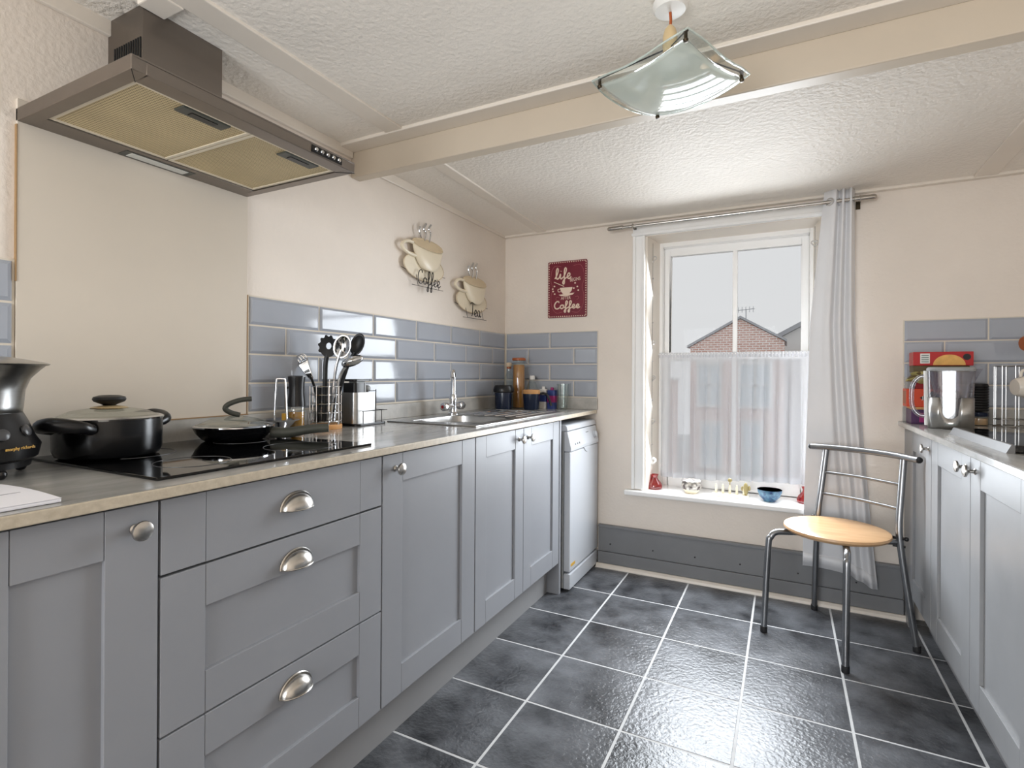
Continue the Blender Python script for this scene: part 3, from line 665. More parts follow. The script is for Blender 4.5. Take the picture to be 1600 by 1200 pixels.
# sink caddy
kx, ky = -1.487, 1.605
kd = thing('sink_caddy', (kx, ky, ZW), 'brushed steel sink caddy with black soap pump and wire rail', 'caddy')
def rrect(x0, x1, y0, y1, r, n=5):
    o = []
    for (cx_, cy_, a0) in ((x1-r, y1-r, 0), (x0+r, y1-r, PI/2), (x0+r, y0+r, PI), (x1-r, y0+r, 1.5*PI)):
        o += [(cx_+r*math.cos(a0+PI/2*i/n), cy_+r*math.sin(a0+PI/2*i/n)) for i in range(n+1)]
    return o
build('tray', MB().prism(rrect(kx-.055, kx+.048, ky-.085, ky+.085, .02), 'z', ZW, ZW+.009), 'black_plastic', kd, bevel=.002)
build('canister', MB().prism(rrect(kx-.050, kx+.025, ky-.075, ky+.052, .018), 'z', ZW+.009, ZW+.128), 'steel', kd, smooth=True)
build('pump_block', MB().prism(rrect(kx-.046, kx+.021, ky-.071, ky-.010, .012), 'z', ZW+.128, ZW+.165), 'black_plastic', kd, smooth=True)
build('pump_lever', MB().prism(rrect(kx-.048, kx+.023, ky-.073, ky+.018, .012), 'z', ZW+.171, ZW+.180), 'black_plastic', kd, bevel=.002)
build('pump_neck', MB().box(kx-.03, kx+.01, ky-.05, ky-.004, ZW+.164, ZW+.172).box(kx-.028, kx+.006, ky-.012, ky+.006, ZW+.128, ZW+.165), 'grey_plastic', kd)
build('wire_rail', MB().tube(cr([(kx+.044, ky-.05, ZW+.008), (kx+.044, ky-.05, ZW+.052), (kx+.044, ky-.045, ZW+.056), (kx+.044, ky+.075, ZW+.056), (kx+.040, ky+.080, ZW+.056), (kx-.03, ky+.080, ZW+.056)], 4), .0016, 6)
      .tube([(kx+.044, ky+.055, ZW+.008), (kx+.044, ky+.055, ZW+.056)], .0016, 6).tube(cr([(kx+.0, ky+.07, ZW+.008), (kx+.0, ky+.07, ZW+.128), (kx-.003, ky+.066, ZW+.132), (kx-.003, ky+.0, ZW+.132)], 4), .0016, 6), 'dark_wire', kd, smooth=True)
build('scourer', MB().ell((kx-.01, ky+.03, ZW+.142), (.012, .016, .014), 12, 8), 'grey_plastic', kd, smooth=True)
# mixer / blender at the frame edge
mx_, my_ = -1.378, .421
fp = thing('food_processor', (mx_, my_, ZW), 'flared steel bowl with lid on a black motor base beside the pot', 'food processor')
build('motor_base', MB().lathe([(.094, .030), (.103, .036), (.106, .050), (.108, .060), (.099, .075), (.088, .105), (.080, .122), (.074, .124), (1e-5, .124)], (mx_, my_, ZW), 48), 'black_plastic', fp, smooth=True)
build('lower_ring', MB().lathe([(.070, .014), (.092, .018), (.094, .030), (.088, .032)], (mx_, my_, ZW), 48), 'black_plastic', fp, smooth=True)
build('steel_bowl', MB().lathe([(.072, .116), (.079, .121), (.081, .135), (.083, .165), (.091, .188), (.106, .206), (.112, .212), (.114, .214), (.110, .216)], (mx_, my_, ZW), 56), 'steel', fp, smooth=True, angle=50)
build('lid', MB().lathe([(.117, .214), (.121, .217), (.116, .219), (.104, .222), (.07, .229), (.03, .234), (1e-5, .235)], (mx_, my_, ZW), 56), 'steel', fp, smooth=True, angle=50)
dv = Vector((-mx_, -my_, 0)).normalized()
for k, (a_, zz) in enumerate(((1.02, .088), (.50, .084))):
    d_ = Matrix.Rotation(a_, 3, 'Z') @ dv; rb_ = .094 if k == 0 else .097
    build('dial', MB().lathe([(.011, 0), (.011, .004), (.008, .006), (1e-5, .006)], Vector((mx_, my_, ZW+zz))+d_*rb_, 20, (d_+U0*.35).to_track_quat('Z', 'X').to_matrix()), 'zone_line', fp, smooth=True)
for a_ in (.55, 2.0, 3.6, 5.2):
    d_ = Matrix.Rotation(a_, 3, 'Z') @ dv
    f_ = build('foot', MB().ell(Vector((mx_, my_, ZW+.010))+d_*.086, (.010, .010, .010), 14, 8), 'black_plastic', fp, smooth=True)
    build('foot_pin', MB().tube([Vector((mx_, my_, ZW+.018))+d_*.086, Vector((mx_, my_, ZW+.034))+d_*.084], .004, 8), 'chrome', f_)
d_ = Matrix.Rotation(.72, 3, 'Z') @ dv; tg = Vector((-d_.y, d_.x, 0))
text_part('lettering', 'morphy richards', .0085, 'gold_print', fp, frame(Vector((mx_, my_, ZW+.058))+d_*.1095, tg, U0), label='gold lettering')
# booklet
pb = thing('booklet', (-1.10, .265, ZW), 'white printed booklet lying on the worktop corner', 'paper')
build('pages', MB().box(-1.206, -.996, .120, .413, ZW+.0005, ZW+.006), 'paper', pb, bevel=.0015)
build('cover', MB().grid(lambda u, v: (-1.206+.210*u, .120+.293*v, ZW+.0068+.003*math.sin(PI*u)*v), 8, 8), 'paper', pb, solid=.0006)
build('printed_line', MB().box(-1.086, -1.083, .20, .395, ZW+.0068, ZW+.0100), 'paper_line', pb)

# things in the far worktop corner
def bottle_thing(name, label, cat, x, y, parts):
    t = thing(name, (x, y, ZW), label, cat)
    for (pn, prof, m_, seg) in parts: build(pn, MB().lathe(prof, (x, y, ZW), seg), m_, t, smooth=True)
    return t
t = bottle_thing('waste_caddy', 'small navy worktop bin with a bag folded over its rim', 'bin', -1.443, 2.700, [
    ('body', [(1e-5, 0), (.047, 0), (.049, .004), (.051, .11), (.049, .118), (.047, .118), (.045, .01), (1e-5, .006)], 'navy', 32),
    ('bag_rim', [(.050, .096), (.059, .100), (.061, .112), (.056, .130), (.050, .139), (.044, .136), (.044, .110)], 'black_plastic', 32)])
bottle_thing('glass_decanter', 'conical clear glass bottle with pale stopper in the tiled corner', 'bottle', -1.497, 2.868, [
    ('bottle', [(1e-5, .003), (.040, 0), (.043, .005), (.043, .11), (.036, .15), (.024, .19), (.013, .215), (.011, .235), (.013, .242)], 'clear_glass', 32),
    ('collar', [(.014, .236), (.014, .246), (.010, .249)], 'terracotta', 20),
    ('stopper', [(.010, .244), (.017, .250), (.019, .262), (.016, .272), (1e-5, .274)], 'cork', 24)])
bottle_thing('spaghetti_jar', 'tall glass jar filled with spaghetti and closed with a wooden lid', 'jar', -1.418, 2.845, [
    ('glass', [(1e-5, .002), (.036, 0), (.038, .004), (.038, .268), (.034, .276), (.034, .284)], 'clear_glass', 32),
    ('spaghetti', [(.032, .005), (.034, .01), (.034, .252), (.030, .258), (1e-5, .256)], 'pasta', 28),
    ('lid', [(.037, .284), (.041, .287), (.041, .297), (.034, .301), (1e-5, .302)], 'terracotta', 32)])
bottle_thing('detergent_bottle', 'clear plastic bottle with white cap behind the dark jug', 'bottle', -1.348, 2.885, [
    ('bottle', [(1e-5, .002), (.034, 0), (.036, .004), (.036, .10), (.031, .135), (.020, .158), (.013, .168), (.013, .176)], 'clear_glass', 28),
    ('liquid', [(.0315, .004), (.033, .01), (.033, .075), (1e-5, .075)], 'holder_cream', 24),
    ('cap', [(.0155, .172), (.0155, .192), (.013, .195), (1e-5, .195)], 'white_cap', 20)])
jx, jy = -1.297, 2.765
t = bottle_thing('measuring_jug', 'dark navy jug with orange band and black arched handle on the drainer end', 'jug', jx, jy, [
    ('body', [(1e-5, 0), (.040, 0), (.043, .004), (.049, .092), (.047, .092), (.041, .008), (1e-5, .006)], 'navy', 32),
    ('band', [(.0475, .088), (.050, .094), (.049, .112), (.046, .114), (.045, .094)], 'wood_light', 32)])
build('handle', MB().tube(cr([Vector((jx, jy, ZW+.088))+R0*.046, Vector((jx, jy, ZW+.094))+R0*.066, Vector((jx, jy, ZW+.084))+R0*.090, Vector((jx, jy, ZW+.050))+R0*.106, Vector((jx, jy, ZW+.022))+R0*.114], 6), .0075, 10), 'black_plastic', t, smooth=True)
def pack(name, label, cat, x, y, w, d, h, m_, m2, capm):
    t = thing(name, (x, y, ZW), label, cat)
    build('body', MB().prism(rrect(x-w/2, x+w/2, y-d/2, y+d/2, .008), 'z', ZW, ZW+h), m_, t, smooth=True)
    build('label_band', MB().prism(rrect(x-w/2-.0006, x+w/2+.0006, y-d/2-.0006, y+d/2+.0006, .008), 'z', ZW+h*.35, ZW+h*.7), m2, t, smooth=True)
    build('cap', MB().lathe([(.010, h), (.010, h+.014), (.008, h+.016), (1e-5, h+.016)], (x, y, ZW), 16), capm, t, smooth=True)
pack('washing_up_bottle', 'small blue and white washing liquid bottle against the end tiles', 'bottle', -1.283, 2.905, .045, .03, .115, 'white_cap', 'blue_label', 'white_cap')
pack('tablet_tub', 'blue tub with pink top beside the drinking glass', 'tub', -1.225, 2.90, .05, .04, .11, 'blue_label', 'pink_label', 'pink_label')
bottle_thing('drinking_glass', 'tall empty drinking glass by the upstand at the worktop end', 'glass', -1.155, 2.895, [
    ('tumbler', [(1e-5, .006), (.026, 0), (.028, .003), (.036, .148), (.0345, .148), (.027, .01), (1e-5, .010)], 'clear_glass', 32)])

# ------------------------------------------------------------------ wall decorations
def wall_cup(dy, dz, word, label):
    X_ = XW+.012
    t = thing('cup_wall_art', (XW, 2.09+dy, 1.67+dz), label, 'wall art', 'enamel cup wall decorations')
    def P(p, x): return (x, p[0]+dy, p[1]+dz)
    sc_ = [(2.097+.158*math.cos(2*PI*i/40), 1.608+.066*math.sin(2*PI*i/40)) for i in range(40)]
    s_ = build('saucer', MB().prism([(a+dy, b+dz) for a, b in sc_], 'x', X_, X_+.006), 'cream_enamel', t, bevel=.002)
    build('saucer_rim', MB().tube([P(p, X_+.006) for p in sc_], .0022, 6, True), 'cream_inner', s_, smooth=True)
    # cup body: half-round relief between rim and foot
    def fn(u, v):
        a = PI*u; prof = [(.122, 1.716), (.116, 1.69), (.104, 1.66), (.086, 1.63), (.062, 1.607), (.040, 1.598)]
        k = v*(len(prof)-1); i = min(int(k), len(prof)-2); f = k-i; w = prof[i][0]*(1-f)+prof[i+1][0]*f; z = prof[i][1]*(1-f)+prof[i+1][1]*f
        return (X_+.008+.032*(w/.122)**.5*math.sin(a)*(1-.45*(1-v)**2), 2.118-w*math.cos(a)+dy, z+dz-.026*math.sin(a)*(w/.122))
    b_ = build('cup_body', MB().grid(fn, 24, 12), 'cream_enamel', t, smooth=True, solid=.002, angle=70)
    op = [(2.118+.122*math.cos(2*PI*i/36), 1.717+.027*math.sin(2*PI*i/36)) for i in range(36)]
    build('opening', MB().add([(X_+.010+.018*max(0, -math.sin(2*PI*i/36)), p[0]+dy, p[1]+dz) for i, p in enumerate(op)], [tuple(range(36))]), 'cream_inner', b_)
    build('rim_line', MB().tube([(X_+.010+.018*max(0, -math.sin(2*PI*i/36)), p[0]+dy, p[1]+dz) for i, p in enumerate(op)], .0020, 6, True), 'cream_inner', b_, smooth=True)
    hp = [(1.998, 1.708), (1.962, 1.708), (1.930, 1.694), (1.920, 1.676), (1.942, 1.660), (1.980, 1.652), (2.022, 1.650)]
    build('handle', MB().tube(cr([P(p, X_+.010) for p in hp], 6), .0085, 10), 'cream_enamel', t, smooth=True)
    for st in ([(2.049, 1.795), (2.046, 1.772), (2.061, 1.742)], [(2.097, 1.820), (2.080, 1.790), (2.098, 1.771), (2.087, 1.735)], [(2.137, 1.823), (2.120, 1.799), (2.135, 1.780), (2.126, 1.735)]):
        C_ = cr([P(p, X_+.012) for p in st], 6); n_ = len(C_)
        build('steam_wire', MB().tube(C_, [.0055-.0025*i/(n_-1) for i in range(n_)], 8), 'chrome', t, smooth=True)
    wx = {'Coffee': 2.020, 'Tea': 2.055}[word]; sc2 = {'Coffee': .0325, 'Tea': .036}[word]
    build('word_wire', script_word(word, frame((X_+.022, wx+dy, 1.522+dz), (0, 1, 0), (0, 0, 1)), sc2, .0022), 'dark_wire', t, smooth=True, label='dark wire lettering')
    build('line_wires', MB().tube([P((1.985, 1.509), X_+.018), P((2.235, 1.512), X_+.018)], .0014, 6).tube([P((1.925, 1.582), X_+.002), P((1.96, 1.575), X_+.004)], .0014, 6).tube([P((2.235, 1.585), X_+.004), P((2.275, 1.585), X_+.002)], .0014, 6)
          .tube([P((2.03, 1.511), X_+.018), P((2.03, 1.57), X_+.004)], .0012, 6).tube([P((2.2, 1.511), X_+.018), P((2.2, 1.575), X_+.004)], .0012, 6), 'dark_wire', t)
wall_cup(0, 0, 'Coffee', 'cream cup and saucer wall art with wire word Coffee')
wall_cup(.441, -.108, 'Tea', 'cream cup and saucer wall art with wire word Tea')

sg = thing('metal_sign', (-1.155, D, 1.60), 'dark red metal sign with cream hand lettering about coffee', 'sign')
SXa, SXb, SZa, SZb = -1.281, -1.032, 1.432, 1.770
build('plate', MB().prism(rrect(SXa, SXb, SZa, SZb, .010), 'y', D-.006, D-.002), 'sign_red', sg, bevel=.0008)
yf = D-.0065; mid = (SXa+SXb)/2
def fm(x, z): return frame((x, yf, z), (1, 0, 0), (0, 0, 1))
sc_b = MB()
n = 17
for i in range(n):
    for z, s in ((SZa+.005, 1), (SZb-.005, -1)):
        x = SXa+.014+(SXb-SXa-.028)*i/(n-1); sc_b.prism([(x-.005, z), (x+.005, z), (x, z+s*.007)], 'y', yf-.0004, yf+.001)
for i in range(23):
    for x, s in ((SXa+.005, 1), (SXb-.005, -1)):
        z = SZa+.014+(SZb-SZa-.028)*i/22; sc_b.prism([(x, z-.005), (x, z+.005), (x+s*.007, z)], 'y', yf-.0004, yf+.001)
build('scalloped_border', sc_b, 'sign_ink', sg)
build('word_life', script_word('life', fm(mid-.078, 1.664), .0315, .0040), 'sign_ink', sg, smooth=True)
text_part('word_begins', 'BEGINS', .028, 'sign_ink', sg, frame((mid+.050, yf, 1.655), (1, 0, .10), (-.10, 0, 1)), sx=.72)
text_part('word_after', 'AFTER', .026, 'sign_ink', sg, frame((mid-.008, yf, 1.548), (1, 0, .03), (-.03, 0, 1)), sx=.85)
build('word_coffee', script_word('Coffee', fm(mid-.084, 1.486), .0287, .0040, ys=.76), 'sign_ink', sg, smooth=True)
cupm = MB().prism([(mid-.046, 1.611), (mid+.034, 1.611), (mid+.028, 1.590), (mid+.012, 1.573), (mid-.026, 1.573), (mid-.040, 1.590)], 'y', yf-.0004, yf+.001)
cupm.prism([(mid-.054, 1.570), (mid+.046, 1.577), (mid+.034, 1.566), (mid-.002, 1.560), (mid-.040, 1.562)], 'y', yf-.0004, yf+.001)
cupm.tube(cr([(mid-.044, yf, 1.604), (mid-.058, yf, 1.602), (mid-.056, yf, 1.588), (mid-.042, yf, 1.588)], 4), .002, 6)
build('cup_print', cupm, 'sign_ink', sg)
build('spoon_print', MB().tube(cr([(mid-.084, yf, 1.648), (mid-.05, yf, 1.632), (mid-.02, yf, 1.618)], 4), .0022, 6), 'sign_ink', sg)
bn = MB()
for (x, z) in ((-.082, 1.622), (-.093, 1.607), (-.090, 1.592), (-.080, 1.576), (.050, 1.634), (.064, 1.612), (.042, 1.604), (.070, 1.590)): bn.ell((mid+x, yf, z), (.0055, .0008, .0045), 10, 6)
build('bean_print', bn, 'sign_ink', sg, smooth=True)
sw = MB()
for s in (-1, 1):
    sw.tube(cr([(mid+s*.10, yf+.0004, 1.715), (mid+s*.106, yf+.0004, 1.66), (mid+s*.094, yf+.0004, 1.61), (mid+s*.104, yf+.0004, 1.56), (mid+s*.098, yf+.0004, 1.50), (mid+s*.07, yf+.0004, 1.462), (mid+s*.03, yf+.0004, 1.466)], 6), .0011, 5)
    sw.tube(cr([(mid+s*.10, yf+.0004, 1.715), (mid+s*.08, yf+.0004, 1.742), (mid+s*.04, yf+.0004, 1.738)], 6), .0011, 5)
    sw.tube(cr([(mid+s*.05, yf+.0004, 1.552), (mid+s*.066, yf+.0004, 1.556), (mid+s*.072, yf+.0004, 1.543), (mid+s*.06, yf+.0004, 1.536)], 5), .0011, 5)
build('flourish_print', sw, 'sign_ink_dim', sg)

# ------------------------------------------------------------------ pendant lamp
lx, ly = -.255, 1.33
pd = thing('pendant_lamp', (lx, ly, zc(ly)), 'curved square glass pendant lamp on an orange-brown cord', 'lamp')
zt_ = zc(ly)
build('ceiling_rose', MB().lathe([(.042, 0), (.042, -.010), (.036, -.018), (.010, -.022), (1e-5, -.022)], (lx, ly, zt_), 32), 'white_cap', pd, smooth=True)
build('cord', MB().tube([(lx, ly, zt_-.020), (lx+.0015, ly, zt_-.04), (lx, ly, 1.935)], .0035, 8), 'cord_brown', pd, smooth=True)
build('lamp_holder', MB().lathe([(.005, .055), (.013, .045), (.017, .030), (.018, .005), (.017, -.012), (1e-5, -.013)], (lx, ly, 1.893), 24), 'holder_cream', pd, smooth=True)
build('bulb', MB().lathe([(.012, 1.884), (.016, 1.872), (.026, 1.852), (.027, 1.838), (.018, 1.822), (1e-5, 1.818)], (lx, ly, 0), 24), 'white_cap', pd, smooth=True)
A_ = .202; un = Vector((.37, -.929, 0)); ur_ = Vector((.929, .37, 0)); ZG = 1.781; KG = .046/A_**2
d1 = (un+ur_)/math.sqrt(2); d2 = (ur_-un)/math.sqrt(2); hs = A_/math.sqrt(2)
def gl(a, b):
    # a, b in -1..1 over the square, corners slightly rounded
    k = 1-.07*max(0, abs(a*b)-.55)/.45
    p = d1*(a*hs*k)+d2*(b*hs*k); r2 = p.length_squared; return Vector((lx, ly, ZG+KG*r2))+p
INN = .84
sh = build('glass_shade', MB().grid(lambda u, v: gl((2*u-1)*INN, (2*v-1)*INN), 22, 22), 'frost_glass', pd, smooth=True, solid=.004, angle=80, label='frosted centre of the glass shade')
bd = MB()
def sq(i, q): return [(-1+2*i, -1), (1, -1+2*i), (1-2*i, 1), (-1, 1-2*i)][q]
for q in range(4):
    def bf(u, v, q=q):
        a, b = sq(u, q); k = INN+(1-INN)*v; return gl(a*k, b*k)
    bd.grid(bf, 24, 4)
build('clear_border', bd, 'clear_glass', sh, smooth=True, solid=.004, angle=80)
eb = [gl(*sq(i/12, q)) for q in range(4) for i in range(12)]
build('glass_edge', MB().tube(eb, .0024, 6, True), 'frost_glass', sh, smooth=True)
for d_ in (un, -un, ur_, -ur_):
    p = d_*(A_*.84); c_ = Vector((lx, ly, ZG+KG*p.length_squared))+p
    k_ = build('clip', MB().lathe([(1e-5, -.012), (.005, -.011), (.006, -.006), (.004, -.003), (.004, .010), (.006, .012), (.005, .016), (1e-5, .017)], c_, 12), 'brass_dark', pd, smooth=True)
    build('support_rod', MB().tube([c_+U0*.012, Vector((lx, ly, 1.888))+d_*.016], .0018, 6), 'dark_wire', k_)

# ------------------------------------------------------------------ curtain pole, curtain, net, garlands, sill things
PY, PZ = 2.888, 1.907
po = thing('curtain_pole', (-.28, PY, PZ), 'brushed metal curtain pole with capsule ends above the window', 'curtain pole')
Mx = Matrix.Rotation(PI/2, 3, 'Y')
build('pole', MB().tube([(-.80, PY, PZ), (.30, PY, PZ)], .0085, 14), 'nickel', po, smooth=True)
for x0_, s in ((-.80, -1), (.275, 1)):
    build('finial', MB().lathe([(.009, 0), (.0125, .003), (.0125, .075), (.011, .084), (.007, .089), (1e-5, .090)], (x0_, PY, PZ), 18, Matrix.Rotation(s*PI/2, 3, 'Y')), 'nickel', po, smooth=True)
for x in (-.747, .30):
    b_ = build('bracket', MB().box(x-.006, x+.006, PY, D, PZ-.006, PZ+.006).box(x-.009, x+.009, D-.004, D, PZ-.03, PZ+.02), 'brass_dark', po)
    build('bracket_ring', MB().tube([(x, PY+.0125*math.cos(2*PI*i/16), PZ+.0125*math.sin(2*PI*i/16)) for i in range(16)], .003, 6, True), 'nickel', b_, smooth=True)
cu = thing('curtain', (.22, PY, .15), 'silver grey eyelet curtain drawn to the window side behind the chair', 'curtain')
def wave(u):
    if u < .36: return .55-1.25*math.sin(PI/2*u/.36)**1.5
    return -.7*math.cos(2*PI*2.5*(u-.36)/.64)
def curt(u, v):
    zt1 = 1.966; zb = .175+.02*math.sin(4*u+.5)-.03*u
    z = zt1+(zb-zt1)*v
    xl = .160-.046*min(1, v/.35)-.034*v
    xr = .280+.014*v+.088*max(0, v-.35)**1.3/.57
    wl = .38+.14*v
    x = xl+(xr-xl)*(wl*(u/.36) if u < .36 else wl+(1-wl)*(u-.36)/.64)
    A1 = .021-.004*v; y = PY+.004+A1*wave(u)+.006*math.sin(7*v+3*u)*v
    return (x+.004*math.sin(6*v+5*u)*v, min(y, D-.034), z)
cl = build('drape', MB().grid(curt, 72, 40), 'curtain', cu, smooth=True, solid=.0022, angle=80)
build('hem', MB().grid(lambda u, v: Vector(curt(u, .965+.028*v))+Vector((0, -.0024, 0)), 72, 2), 'curtain', cl, smooth=True, solid=.001, angle=80)
for k, u in enumerate((.20, .49)):
    p = Vector(curt(u, .033)); q1 = Vector(curt(u+.01, .033)); tg = (q1-p).normalized(); nn = tg.cross(U0)
    build('eyelet', MB().lathe([(.012, -.003), (.019, -.003), (.020, 0), (.019, .003), (.012, .003), (.012, -.003)], p, 18, nn.to_track_quat('Z', 'Y').to_matrix()), 'chrome', cu, smooth=True)

nc = thing('net_curtain', (-.27, 3.13, .5), 'sheer white net curtain across the lower half of the window', 'net curtain')
def netf(u, v):
    x = -.648+.772*u; s = math.sin(2*PI*13*u+1.3*math.sin(9*u)); amp = (.003+.012*min(1, v*2.2))
    z = 1.212-.695*v+.018*(u-.4)*v-.006*math.sin(6*u)*v
    return (x+.010*math.cos(2*PI*13*u)*min(1, v*2), 3.128+amp*s, z)
nn_ = build('net', MB().grid(netf, 208, 24), 'net', nc, smooth=True, angle=80)
build('heading', MB().grid(lambda u, v: (-.650+.775*u, 3.122+.004*math.sin(2*PI*46*u), 1.222-.03*v), 240, 2), 'net', nc, smooth=True, angle=80)
build('rod', MB().tube([(-.655, 3.128, 1.212), (.126, 3.128, 1.212)], .004, 8), 'window_white', nc, smooth=True)
build('hem', MB().grid(lambda u, v: Vector(netf(u, .955+.045*v))+Vector((0, -.001, 0)), 208, 2), 'net', nc, smooth=True, angle=80)

def heart_mesh(mb, c, s, r):
    P = []
    for i in range(28):
        a = 2*PI*i/28; P.append(Vector(c)+Vector((s*math.sin(a)**3, 0, s*(.81*math.cos(a)-.31*math.cos(2*a)-.125*math.cos(3*a)-.06*math.cos(4*a)))))
    return mb.tube(P, r, 6, True)
def garland(x, y, zt2, hs_, bs, label):
    t = thing('heart_garland', (x, y, hs_[-1][0]), label, 'garland', 'heart garlands in the window reveal')
    build('string', MB().tube([(x, y, zt2), (x, y, hs_[-1][0])], .0008, 5), 'dark_wire', t)
    for z, s in hs_: build('heart', heart_mesh(MB(), (x, y, z), s, s*.22), 'heart_glass', t, smooth=True)
    for z in bs: build('bead', MB().ell((x, y, z), (.005, .005, .005), 10, 6), 'heart_glass', t, smooth=True)
garland(-.672, 3.045, 1.84, [(1.752, .017), (1.275, .015), (1.075, .016), (.83, .015), (.605, .022)], [1.64, 1.39, 1.17, .95, .70], 'string of glass hearts hanging down the window jamb by the sign side')
garland(.128, 3.045, 1.84, [(1.755, .016), (1.30, .015)], [1.53], 'string of glass hearts on the jamb beside the grey curtain')

ZS = WB+.015
def sill_thing(name, label, cat, x, y, parts, seg=32, group=None):
    t = thing(name, (x, y, ZS), label, cat, group)
    for (pn, prof, m_) in parts: build(pn, MB().lathe(prof, (x, y, ZS), seg), m_, t, smooth=True)
    return t
vprof = [(1e-5, .002), (.030, 0), (.042, .006), (.044, .018), (.036, .036), (.020, .054), (.016, .064), (.020, .076), (.023, .080), (.020, .079), (.013, .064), (.017, .053), (.033, .034), (.040, .018), (1e-5, .006)]
sill_thing('glass_vase', 'squat red glass vase on the sill beneath the hanging hearts', 'vase', -.655, 3.040, [('vase', vprof, 'red_glass')], group='red glass vases')
sill_thing('glass_vase', 'red glass vase on the sill half hidden by the grey curtain', 'vase', .098, 3.060, [('vase', vprof, 'red_glass')], group='red glass vases')
sill_thing('lidded_pot', 'small white china pot with dark scroll pattern on the sill', 'pot', -.452, 3.025, [
    ('foot', [(1e-5, 0), (.030, 0), (.034, .006), (.046, .022)], 'cream_china'),
    ('body', [(.046, .022), (.052, .036), (.050, .052), (.042, .060)], 'pot_pattern'), ('lid', [(.040, .060), (.050, .062), (.051, .068), (.046, .072), (.020, .076), (1e-5, .077)], 'pot_pattern')])
sill_thing('china_bowl', 'small blue patterned bowl on the sill beside the toast rack', 'bowl', -.068, 3.020, [
    ('outside', [(1e-5, 0), (.028, 0), (.030, .005), (.046, .022), (.056, .046), (.058, .060)], 'blue_pattern'), ('inside', [(.058, .060), (.055, .060), (.044, .026), (.026, .010), (1e-5, .008)], 'white_cap')])
tr = thing('toast_rack', (-.255, 3.02, ZS), 'cream china toast rack with upright prongs and cactus end on the sill', 'toast rack')
build('base', MB().box(-.345, -.165, 2.995, 3.045, ZS, ZS+.016), 'cream_china', tr, bevel=.004)
for k in range(5):
    x = -.325+.034*k
    build('prong', MB().tube(cr([(x, 3.02, ZS+.014), (x, 3.02, ZS+.05), (x, 3.02, ZS+.064)], 4), [.006]*5+[.004]*4, 8), 'cream_china', tr, smooth=True)
build('finial_ball', MB().ell((-.257, 3.02, ZS+.088), (.011, .008, .011), 14, 8).tube([(-.257, 3.02, ZS+.06), (-.257, 3.02, ZS+.085)], .003, 6), 'olive_china', tr, smooth=True)
build('cactus', MB().ell((-.180, 3.02, ZS+.048), (.013, .010, .034), 14, 8).ell((-.197, 3.02, ZS+.050), (.006, .006, .013), 10, 6).ell((-.163, 3.02, ZS+.055), (.006, .006, .014), 10, 6), 'olive_china', tr, smooth=True)

# ------------------------------------------------------------------ chair
cc_ = Vector((.190, 2.584, 0)); back = Vector((.585, .811, 0)); side = Vector((.811, -.585, 0))
def K(s, b, z): return cc_+side*s+back*b+U0*z
chr_ = thing('kitchen_chair', cc_, 'tubular steel chair with round wooden seat by the curtain', 'chair')
seat = MB().lathe([(1e-5, .438), (.175, .438), (.188, .443), (.194, .452), (.192, .460), (.182, .463), (.09, .459), (1e-5, .457)], cc_, 64)
build('seat', seat, 'seat_wood', chr_, smooth=True, label='round beech seat')
for s in (-1, 1):
    P = cr([K(s*.070, -.05, .428), K(s*.125, -.135, .428), K(s*.150, -.172, .425), K(s*.160, -.190, .405), K(s*.165, -.200, .36), K(s*.172, -.216, .012)], 7)
    lg = build('leg', MB().tube(P, .0125, 14), 'chair_steel', chr_, smooth=True)
    build('foot_cap', MB().lathe([(1e-5, 0), (.013, 0), (.0138, .003), (.0138, .024), (.0125, .026)], K(s*.172, -.216, 0), 14), 'rubber', lg, smooth=True)
    P = cr([K(s*.212, .185, .012), K(s*.188, .158, .25), K(s*.172, .142, .42), K(s*.166, .143, .50), K(s*.163, .160, .60), K(s*.160, .186, .755)], 7)
    lg = build('leg', MB().tube(P, .0125, 14), 'chair_steel', chr_, smooth=True)
    build('foot_cap', MB().lathe([(1e-5, 0), (.013, 0), (.0138, .003), (.0138, .024), (.0125, .026)], K(s*.212, .185, 0), 14), 'rubber', lg, smooth=True)
    build('bolt', MB().tube([K(s*.145, .135, .445), K(s*.192, .146, .447)], .006, 8).ell(K(s*.192, .146, .447), (.009, .009, .009), 10, 6).tube([K(s*.15, .13, .415), K(s*.188, .148, .415)], .005, 8), 'black_plastic', lg, smooth=True)
tb = cr([K(-.222, .170, .764), K(-.12, .196, .768), K(0, .204, .769), K(.12, .196, .768), K(.222, .170, .764)], 7)
bt_ = build('top_rail', MB().tube(tb, .0135, 14), 'chair_steel', chr_, smooth=True)
for s in (-1, 1): build('end_cap', MB().ell(K(s*.223, .170, .764), (.0125, .0125, .0125), 12, 8), 'rubber', bt_, smooth=True)
for z, b in ((.560, .152), (.655, .168)):
    build('cross_rail', MB().tube(cr([K(-.162, b, z), K(0, b+.012, z+.002), K(.162, b, z)], 6), .0065, 10), 'chair_steel', chr_, smooth=True)
build('seat_frame', MB().tube(cr([K(-.165, .143, .428), K(-.12, .06, .430), K(-.07, -.05, .430), K(0, -.07, .430), K(.07, -.05, .430), K(.12, .06, .430), K(.165, .143, .428)], 5), .010, 10), 'chair_steel', chr_, smooth=True)

